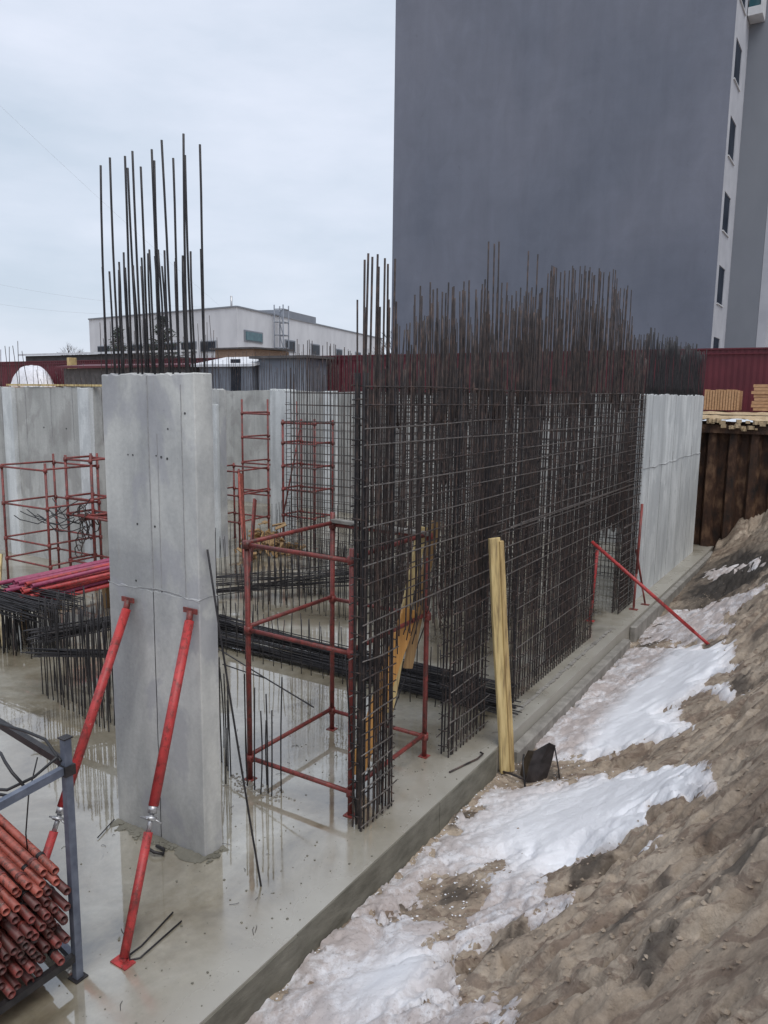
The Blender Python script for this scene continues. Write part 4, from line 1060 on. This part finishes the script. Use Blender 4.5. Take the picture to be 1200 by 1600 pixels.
# ------------------------------------------------------------------ grey apartment block with blind gable
bd = thing('apartment_block', (-8.75, 38, GZ), 'tall apartment block with a huge blank dark grey gable wall', 'building')
GX0, GX1, GY, TOP = -15.95, -1.60, 32.0, 40.0
MB().box((GX0, GY, GZ - .2), (GX1 - .004, GY + .03, TOP)).build('gable_wall', 'gable', bd)
MB().box((GX0 + .01, GY + .032, GZ - .2), (GX1 - .36, 50, TOP - .01)).build('body', 'gable', bd)
MB().box((GX0 - .06, GY - .05, TOP), (GX1 + .06, 50, TOP + .25)).build('parapet', 'gable_light', bd)
# pale side strip: built round its window openings
WY0, WY1, SY1 = 32.50, 33.90, 35.12
sills = [5.54 + 2.68 * k for k in range(-0, 13)]
def strip_wall(name, x, y0, y1, wy0, wy1, mat, step=2.68, first=5.54, wh=1.41, parent=bd):
    m = MB()
    m.box((x - .35, y0, GZ - .2), (x, wy0, TOP)); m.box((x - .35, wy1, GZ - .2), (x, y1, TOP))
    z = GZ - .2; k = 0
    while first + k * step < TOP:
        s = first + k * step; m.box((x - .35, wy0, z), (x, wy1, s)); z = s + wh; k += 1
    m.box((x - .35, wy0, z), (x, wy1, max(TOP, z + .1))); w = m.build(name, mat, parent)
    k = 0
    while first + k * step + wh < TOP:
        s = first + k * step
        f = MB()
        for a, b in (((x - .09, wy0, s), (x - .03, wy0 + .06, s + wh)), ((x - .09, wy1 - .06, s), (x - .03, wy1, s + wh)), ((x - .09, wy0, s), (x - .03, wy1, s + .06)), ((x - .09, wy0, s + wh - .06), (x - .03, wy1, s + wh)), ((x - .085, (wy0 + wy1) / 2 - .03, s + .06), (x - .035, (wy0 + wy1) / 2 + .03, s + wh - .06))): f.box(a, b)
        win = f.build('window', 'gable', parent)
        MB().box((x - .08, wy0 + .03, s + .03), (x - .025, wy1 - .03, s + wh - .03)).build('pane', 'shade_glass', win)
        MB().box((x - .10, wy0 - .04, s - .04), (x + .05, wy1 + .04, s - .002)).build('sill', 'frame_white', win)
        k += 1
    return w
strip_wall('side_facade', GX1, GY + .032, SY1, WY0, WY1, 'pale_strip')
MB().box((GX1 - .355, SY1 + .002, GZ - .2), (-.42, 50, TOP)).build('rear_facade', 'gable_light', bd)
strip_wall('side_facade', -.06, SY1, 40, 36.2, 37.6, 'pale_strip')
MB().box((-.40, 40.01, GZ - .2), (16, 50, TOP)).build('rear_facade', 'gable_light', bd)
bz = 19.05
bal = MB(); bal.box((-1.57, 34.3, bz), (-1.05, 35.1, bz + .12)); bal.box((-1.13, 34.3, bz + .12), (-1.05, 35.1, bz + .9)); bal.box((-1.57, 34.3, bz + .12), (-1.13, 34.36, bz + .3)); bl = bal.build('balcony', 'frame_white', bd)
MB().box((-1.55, 34.36, bz + .3), (-1.15, 34.40, bz + 1.6)).build('pane', 'glass_teal', bl)
MB().box((-1.45, 34.42, bz + .13), (-1.2, 34.9, bz + .8)).build('cooler', 'glass', bl)

# ------------------------------------------------------------------ white works building far left
wbk = thing('works_building', (-80, 95, GZ), 'long white industrial building far behind on the left', 'building')
c0, cl, cr_ = Vector((-67.3, 76.9, 0)), Vector((-101.5, 80.2, 0)), Vector((-81, 134, 0)); ZT = 15.5
back = cl + (cr_ - c0)
m = MB(); q = [c0, cr_, back, cl]
m.add([(p.x, p.y, z) for z in (GZ, ZT) for p in q], [(0, 1, 5, 4), (1, 2, 6, 5), (2, 3, 7, 6), (3, 0, 4, 7), (4, 5, 6, 7)]); m.build('wall', 'white_wall', wbk)
def on(a, b, t, z, off=.1):
    p = a + (b - a) * t; n_ = (b - a).normalized().cross(ZA); 
    return Vector((p.x, p.y, z)) + n_ * off
def face_box(name, a, b, t0, t1, z0, z1, mat, th=.3, parent=wbk):
    n_ = (b - a).normalized().cross(ZA)
    if (Vector((3.77, 0, 0)) - a).dot(n_) < 0: n_ = -n_
    p0 = a + (b - a) * t0; p1 = a + (b - a) * t1; vs = []
    for z in (z0, z1):
        for p in (p0 - n_ * .1, p1 - n_ * .1, p1 + n_ * th, p0 + n_ * th): vs.append((p.x, p.y, z))
    return MB().add(vs, [(0, 3, 2, 1), (4, 5, 6, 7), (0, 1, 5, 4), (1, 2, 6, 5), (2, 3, 7, 6), (3, 0, 4, 7)]).build(name, mat, parent)
face_box('cornice', c0, cr_, 0, 1, ZT, ZT + .2, 'gable_light', .15); face_box('cornice', c0, cl, 0, 1, ZT, ZT + .2, 'gable_light', .15)
for t0, t1, z0, z1, mt in [(.03, .12, 11.3, 12.8, 'glass_teal'), (.24, .30, 10.6, 12.4, 'glass'), (.40, .46, 10.6, 12.4, 'glass'), (.58, .63, 10.6, 12.2, 'glass'), (.74, .79, 10.6, 12.2, 'glass'), (.03, .09, 7.4, 8.6, 'glass_teal'), (.24, .30, 7.2, 8.8, 'glass')]:
    w = face_box('window', c0, cr_, t0, t1, z0, z1, 'gable_light', .12)
    dt = .006; face_box('pane', c0, cr_, t0 + dt, t1 - dt, z0 + .2, z1 - .2, mt, .2, w)
for k in range(14):
    q = k % 7; zz = 9.9 if k < 7 else 6.9
    w = face_box('window', c0, cl, .12 + q * .12, .215 + q * .12, zz, zz + 1.5, 'gable_light', .12); face_box('pane', c0, cl, .125 + q * .12, .21 + q * .12, zz + .15, zz + 1.35, 'glass', .2, w)
# external stair tower and rooftop box
st = MB()
pA, pB = on(c0, cr_, .175, 0, -1.4), on(c0, cr_, .205, 0, -1.4); pC, pD = on(c0, cr_, .175, 0, 0), on(c0, cr_, .205, 0, 0)
nrm = (cr_ - c0).normalized().cross(ZA); sg = 1 if (Vector((3.77, 0, 0)) - c0).dot(nrm) > 0 else -1
def F(t, z, o_): p = c0 + (cr_ - c0) * t + nrm * sg * o_; return (p.x, p.y, z)
for t_ in (.17, .20):
    for o_ in (.4, 1.8): st.tube(F(t_, GZ, o_), F(t_, ZT + 1.4, o_), .09, 6)
for k in range(7):
    z = 5.5 + k * 1.8; st.tube(F(.17, z, .4), F(.17, z, 1.8), .07, 5); st.tube(F(.20, z, .4), F(.20, z, 1.8), .07, 5); st.tube(F(.17, z, 1.8), F(.20, z, 1.8), .09, 5); st.tube(F(.17, z, 1.8), F(.20, min(z + 1.8, 16), .4), .07, 5)
st.build('ladder_tower', 'fence_grey', wbk)
rb = MB(); 
def Q(t, z, o_): return F(t, z, o_)
vs = [F(t, z, o_) for z in (ZT + .2, ZT + 1.3) for t, o_ in ((.26, -.6), (.46, -.6), (.46, -6), (.26, -6))]
rb.add(vs, [(0, 3, 2, 1), (4, 5, 6, 7), (0, 1, 5, 4), (1, 2, 6, 5), (2, 3, 7, 6), (3, 0, 4, 7)]); rb.build('roof_house', 'gable_light', wbk)
for dx_ in (.15, .45):
    p = c0 + (cl - c0) * dx_; MB().tube((p.x, p.y + 4, ZT), (p.x, p.y + 4, ZT + 2.2), .15, 6).build('vent_pipe', 'galv', wbk)

# ------------------------------------------------------------------ trees beyond the fence
def pine(label, x, y, h, w, n=420):
    c = thing('pine_tree', (x, y, GZ), label, 'tree', 'trees beyond the sheds')
    MB().path([(x, y, GZ), (x + .1, y, GZ + h * .6), (x, y, GZ + h)], [h * .025, h * .016, .02], 7).build('trunk', 'bark', c)
    br = MB(); lf = MB()
    for k in range(46):
        t = .35 + .65 * (k / 46); z = GZ + h * t; a = U(0, 6.28); L = w * (1.08 - t) * U(.7, 1.5)
        e = Vector((x + math.cos(a) * L, y + math.sin(a) * L, z + L * U(-.1, .35))); br.tube((x, y, z), e, .035, 4)
        for q in range(n // 46 * 3):
            s = U(.25, 1.05); p = Vector((x, y, z)).lerp(e, s) + Vector((U(-.25, .25), U(-.25, .25), U(-.18, .25)))
            d = Vector((U(-1, 1), U(-1, 1), U(-.4, .8))).normalized() * U(.15, .32); s2 = d.cross(Vector((U(-1, 1), U(-1, 1), U(-1, 1)))).normalized() * .05
            lf.add([p - s2, p + s2, p + d], [(0, 1, 2)])
    br.build('branches', 'bark', c); stuff(lf.build('crown', 'needles', c))
def bare(label, x, y, h):
    c = thing('bare_tree', (x, y, GZ), label, 'tree', 'trees beyond the sheds')
    m = MB(); tw = MB()
    def grow(p, d, L, r, lv, mb):
        e = p + d * L; mb.path([p, p + d * L * .5 + Vector((U(-1, 1), U(-1, 1), 0)) * L * .05, e], [r, r * .8, r * .6], 4 if lv else 6)
        if lv < 4:
            for _ in range(4):
                nd = (d + Vector((U(-1, 1), U(-1, 1), U(-.3, .8))) * .75).normalized(); grow(p + d * L * U(.5, 1), nd, L * U(.55, .75), r * .5, lv + 1, tw)
    grow(Vector((x, y, GZ)), Vector((0, 0, 1)), h * .4, h * .02, 0, m)
    m.build('trunk', 'bark', c); tw.build('branches', 'bark', c)
pine('bushy conifer beyond the shed just left of the pier bars', -46.2, 45, 6.6, 2.6)
pine('small dark conifer top above the left shed roof', -60, 52, 6.6, 2.0)
bare('leafless tree above the left shed beside the left bars', -64.5, 50, 6.3)
bare('bare tree between the two conifers on the left skyline', -52, 48, 5.6)
bare('leafless tree just left of the grey block', -21.0, 40, 5.0)

# overhead lines
def line(label, p0, p1, sag):
    p0, p1 = Vector(p0), Vector(p1); m = MB().path([p0.lerp(p1, t / 14) - ZA * sag * math.sin(math.pi * t / 14) for t in range(15)], .007, 4)
    return tag(m.build('overhead_cable', 'galv'), label, 'cable', 'overhead cables on the left sky')
line('uppermost overhead cable slanting down across the left sky', (-66, 38, 34), (-70, 76.5, 15.8), .4)
line('middle overhead cable crossing the left sky', (-78, 38, 17), (-72, 76.8, 15.7), 1.2)
line('lowest overhead cable above the left shed roof', (-78, 38, 14.6), (-74, 77, 15.2), 1.4)
